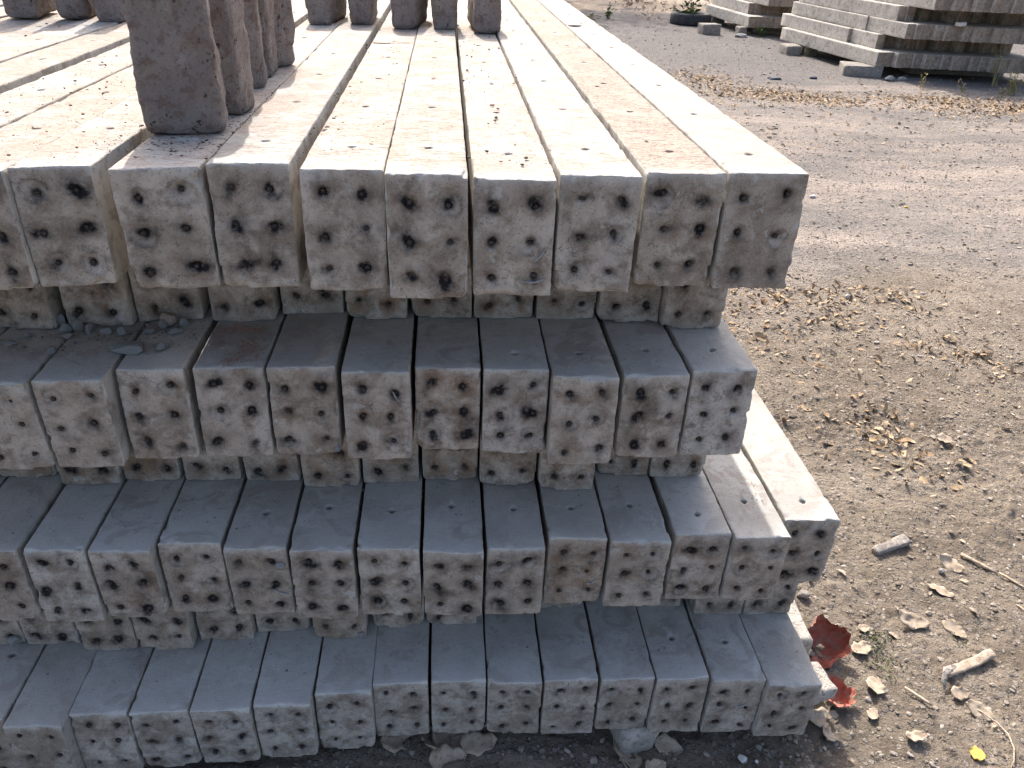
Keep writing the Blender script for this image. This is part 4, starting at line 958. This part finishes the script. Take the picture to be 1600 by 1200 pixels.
def plant(name, x, y, n, hgt, spread, label, mat, leaf, seed, cat='weed', z=0, group=None, stemmat=None):
    rng = random.Random(seed); root = bpy.data.objects.new(name, None); root.location = (x, y, z); COL.objects.link(root); tag(root, label, cat, group)
    SV = []; SF = []; LV = []; LF = []
    for s in range(n):
        a = rng.uniform(0, 6.28); lean = rng.uniform(.1, 1) * spread; hh = hgt * rng.uniform(.5, 1)
        base = Vector((rng.uniform(-.2, .2) * spread, rng.uniform(-.2, .2) * spread, -.01))
        pts = [base + Vector((math.cos(a) * lean * t * t, math.sin(a) * lean * t * t, hh * t)) for t in (0, .33, .66, 1)]
        for i, p in enumerate(pts):
            rr = .004 * (1 - i * .25) * (hgt / .3 + .3)
            for k in range(4): SV.append((p.x + rr * math.cos(k * 1.57), p.y + rr * math.sin(k * 1.57), p.z))
        b = len(SV) - 16
        for i in range(3):
            for k in range(4): SF.append((b + i * 4 + k, b + i * 4 + (k + 1) % 4, b + (i + 1) * 4 + (k + 1) % 4, b + (i + 1) * 4 + k))
        for q in range(rng.randint(3, 6) if leaf > .03 else rng.randint(2, 5)):
            t = rng.uniform(.25, 1); p = base + Vector((math.cos(a) * lean * t * t, math.sin(a) * lean * t * t, hh * t))
            d = Vector((rng.gauss(0, 1), rng.gauss(0, 1), rng.uniform(-.1, .9))).normalized() * leaf * rng.uniform(.6, 1.2); w = d.cross(Vector((rng.gauss(0, 1), rng.gauss(0, 1), 1))).normalized() * leaf * .22
            c = len(LV); mid = p + d * .5 + Vector((0, 0, leaf * .06))
            LV += [p[:], (mid + w)[:], (p + d)[:], (mid - w)[:]]; LF.append((c, c + 1, c + 2, c + 3))
    rs_ = np.random.RandomState(seed)
    link('stem', mesh_from('stem', np.array(SV), np.array(SF), [stemmat or mat], None, {'shade': np.full(len(SV), .5)}), parent=root)
    link('foliage', mesh_from('foliage', np.array(LV), np.array(LF), [mat], None, {'shade': np.repeat(rs_.uniform(0, 1, len(LF)), 4)}, smooth=False), parent=root)
    return root
plant('green_weed', 4.10, 14.28, 16, .38, .22, 'small green plant growing inside the black rubber ring', M_GREEN, .11, 1)
plant('green_weed', 4.80, 12.72, 7, .16, .12, 'little green weed in the gap under the farthest stack', M_GREEN, .07, 2)
plant('dry_weed', 4.70, 10.72, 7, .22, .12, 'dry straw tuft between the footings of the right background stack', M_STRAW, .04, 3)
GW = 'thin weeds before the right background stack'
for j, (x, y, hh, n, lb) in enumerate([(5.10, 8.52, .22, 3, 'thin dry weed stalk, leftmost before the right background stack'), (5.46, 8.38, .12, 4, 'short dry weed right of the thin stalk'), (6.10, 8.85, .45, 5, 'tall thin weed against the right background stack'),
        (5.95, 8.30, .30, 12, 'bushy pale weed before the right background stack'), (6.25, 8.45, .42, 12, 'leafy weed at the right picture edge'), (5.75, 8.15, .15, 6, 'low dry weed at the shadow edge')]):
    plant('dry_weed', x, y, n, hh, .15, lb, M_STRAW, .045, 10 + j, group=GW)
plant('green_weed', 2.77, 14.6, 10, .25, .15, 'green weed on the far ground above the sunlit pillar edge', M_GREEN, .07, 21)
plant('dry_weed', 2.40, 14.3, 12, .12, .35, 'low dry grass on the far ground', M_STRAW, .06, 22)
def rag(x, y, w, d, label, seed):
    return stone(x, y, -.01, w, d, .02, label, 'dark scraps on the far gravel', rock_mesh('dark_scrap', seed, M_BLUE, 3, .8), .1, 'scrap', 'dark_scrap')
rag(3.62, 8.95, .11, .06, 'blue-black rag lying on the grey gravel', 71)
rag(4.10, 9.05, .05, .05, 'small blue-black scrap right of the rag', 72)
# shrubs and a tree past the yard; the tree's crown is what dapples the far gravel
def crown(name, c, rad, n, leaf, mat, seed, parent):
    rs_ = np.random.RandomState(seed)
    cl = rs_.normal(0, 1, (max(6, n // 90), 3)); cl /= np.linalg.norm(cl, axis=1, keepdims=True); cl *= rs_.uniform(.25, 1, (len(cl), 1)) ** .6
    k = rs_.randint(0, len(cl), n); p = (cl[k] + rs_.normal(0, .17, (n, 3))) * np.array(rad) + np.array(c)
    d = rs_.normal(0, 1, (n, 3)); d /= np.linalg.norm(d, axis=1, keepdims=True); w = np.cross(d, rs_.normal(0, 1, (n, 3))); w /= np.linalg.norm(w, axis=1, keepdims=True)
    s = leaf * rs_.uniform(.6, 1.2, (n, 1)); V = np.stack([p - d * s, p + w * s * .45, p + d * s, p - w * s * .45], 1).reshape(-1, 3)
    F = np.arange(4 * n).reshape(-1, 4)
    return link(name, mesh_from(name, V, F, [mat], None, {'shade': np.repeat(rs_.uniform(0, 1, n), 4)}, smooth=False), parent=parent)
def tree(x, y, hgt, crowns, label, seed):
    root = bpy.data.objects.new('shade_tree', None); root.location = (x, y, 0); COL.objects.link(root); tag(root, label, 'tree')
    V = []; F = []; n = 10
    for i, t in enumerate(np.linspace(0, 1, 9)):
        r = .17 * (1 - .7 * t) + .08 * math.exp(-t * 12)
        for k in range(n): V.append((r * math.cos(k * .6283) + .2 * math.sin(t * 3), r * math.sin(k * .6283) + .1 * math.sin(t * 5), hgt * t - .05))
    for i in range(8):
        for k in range(n): F.append((i * n + k, i * n + (k + 1) % n, (i + 1) * n + (k + 1) % n, (i + 1) * n + k))
    link('trunk', mesh_from('trunk', np.array(V), np.array(F), [M_BARK]), parent=root)
    for j, (c, rad, nn) in enumerate(crowns): crown('crown', c, rad, nn, .11, M_GREEN, seed + j, root)
tree(1.6, 23.5, 6.5, [((0, 0, 6.3), (3.0, 2.8, 1.7), 5200)], 'leafy tree beyond the yard, dappling the far gravel', 5)
for j, (x, y, r, lb) in enumerate([(1.6, 20.6, 1.1, 'dark shrub at the far yard edge, left one'), (3.3, 21.0, .8, 'dark shrub at the far yard edge, right one')]):
    root = bpy.data.objects.new('far_shrub', None); root.location = (x, y, 0); COL.objects.link(root); tag(root, lb, 'shrub', 'shrubs at the far yard edge')
    crown('foliage', (0, 0, r * .55), (r, r, r * .6), 900, .09, M_GREEN, 60 + j, root)
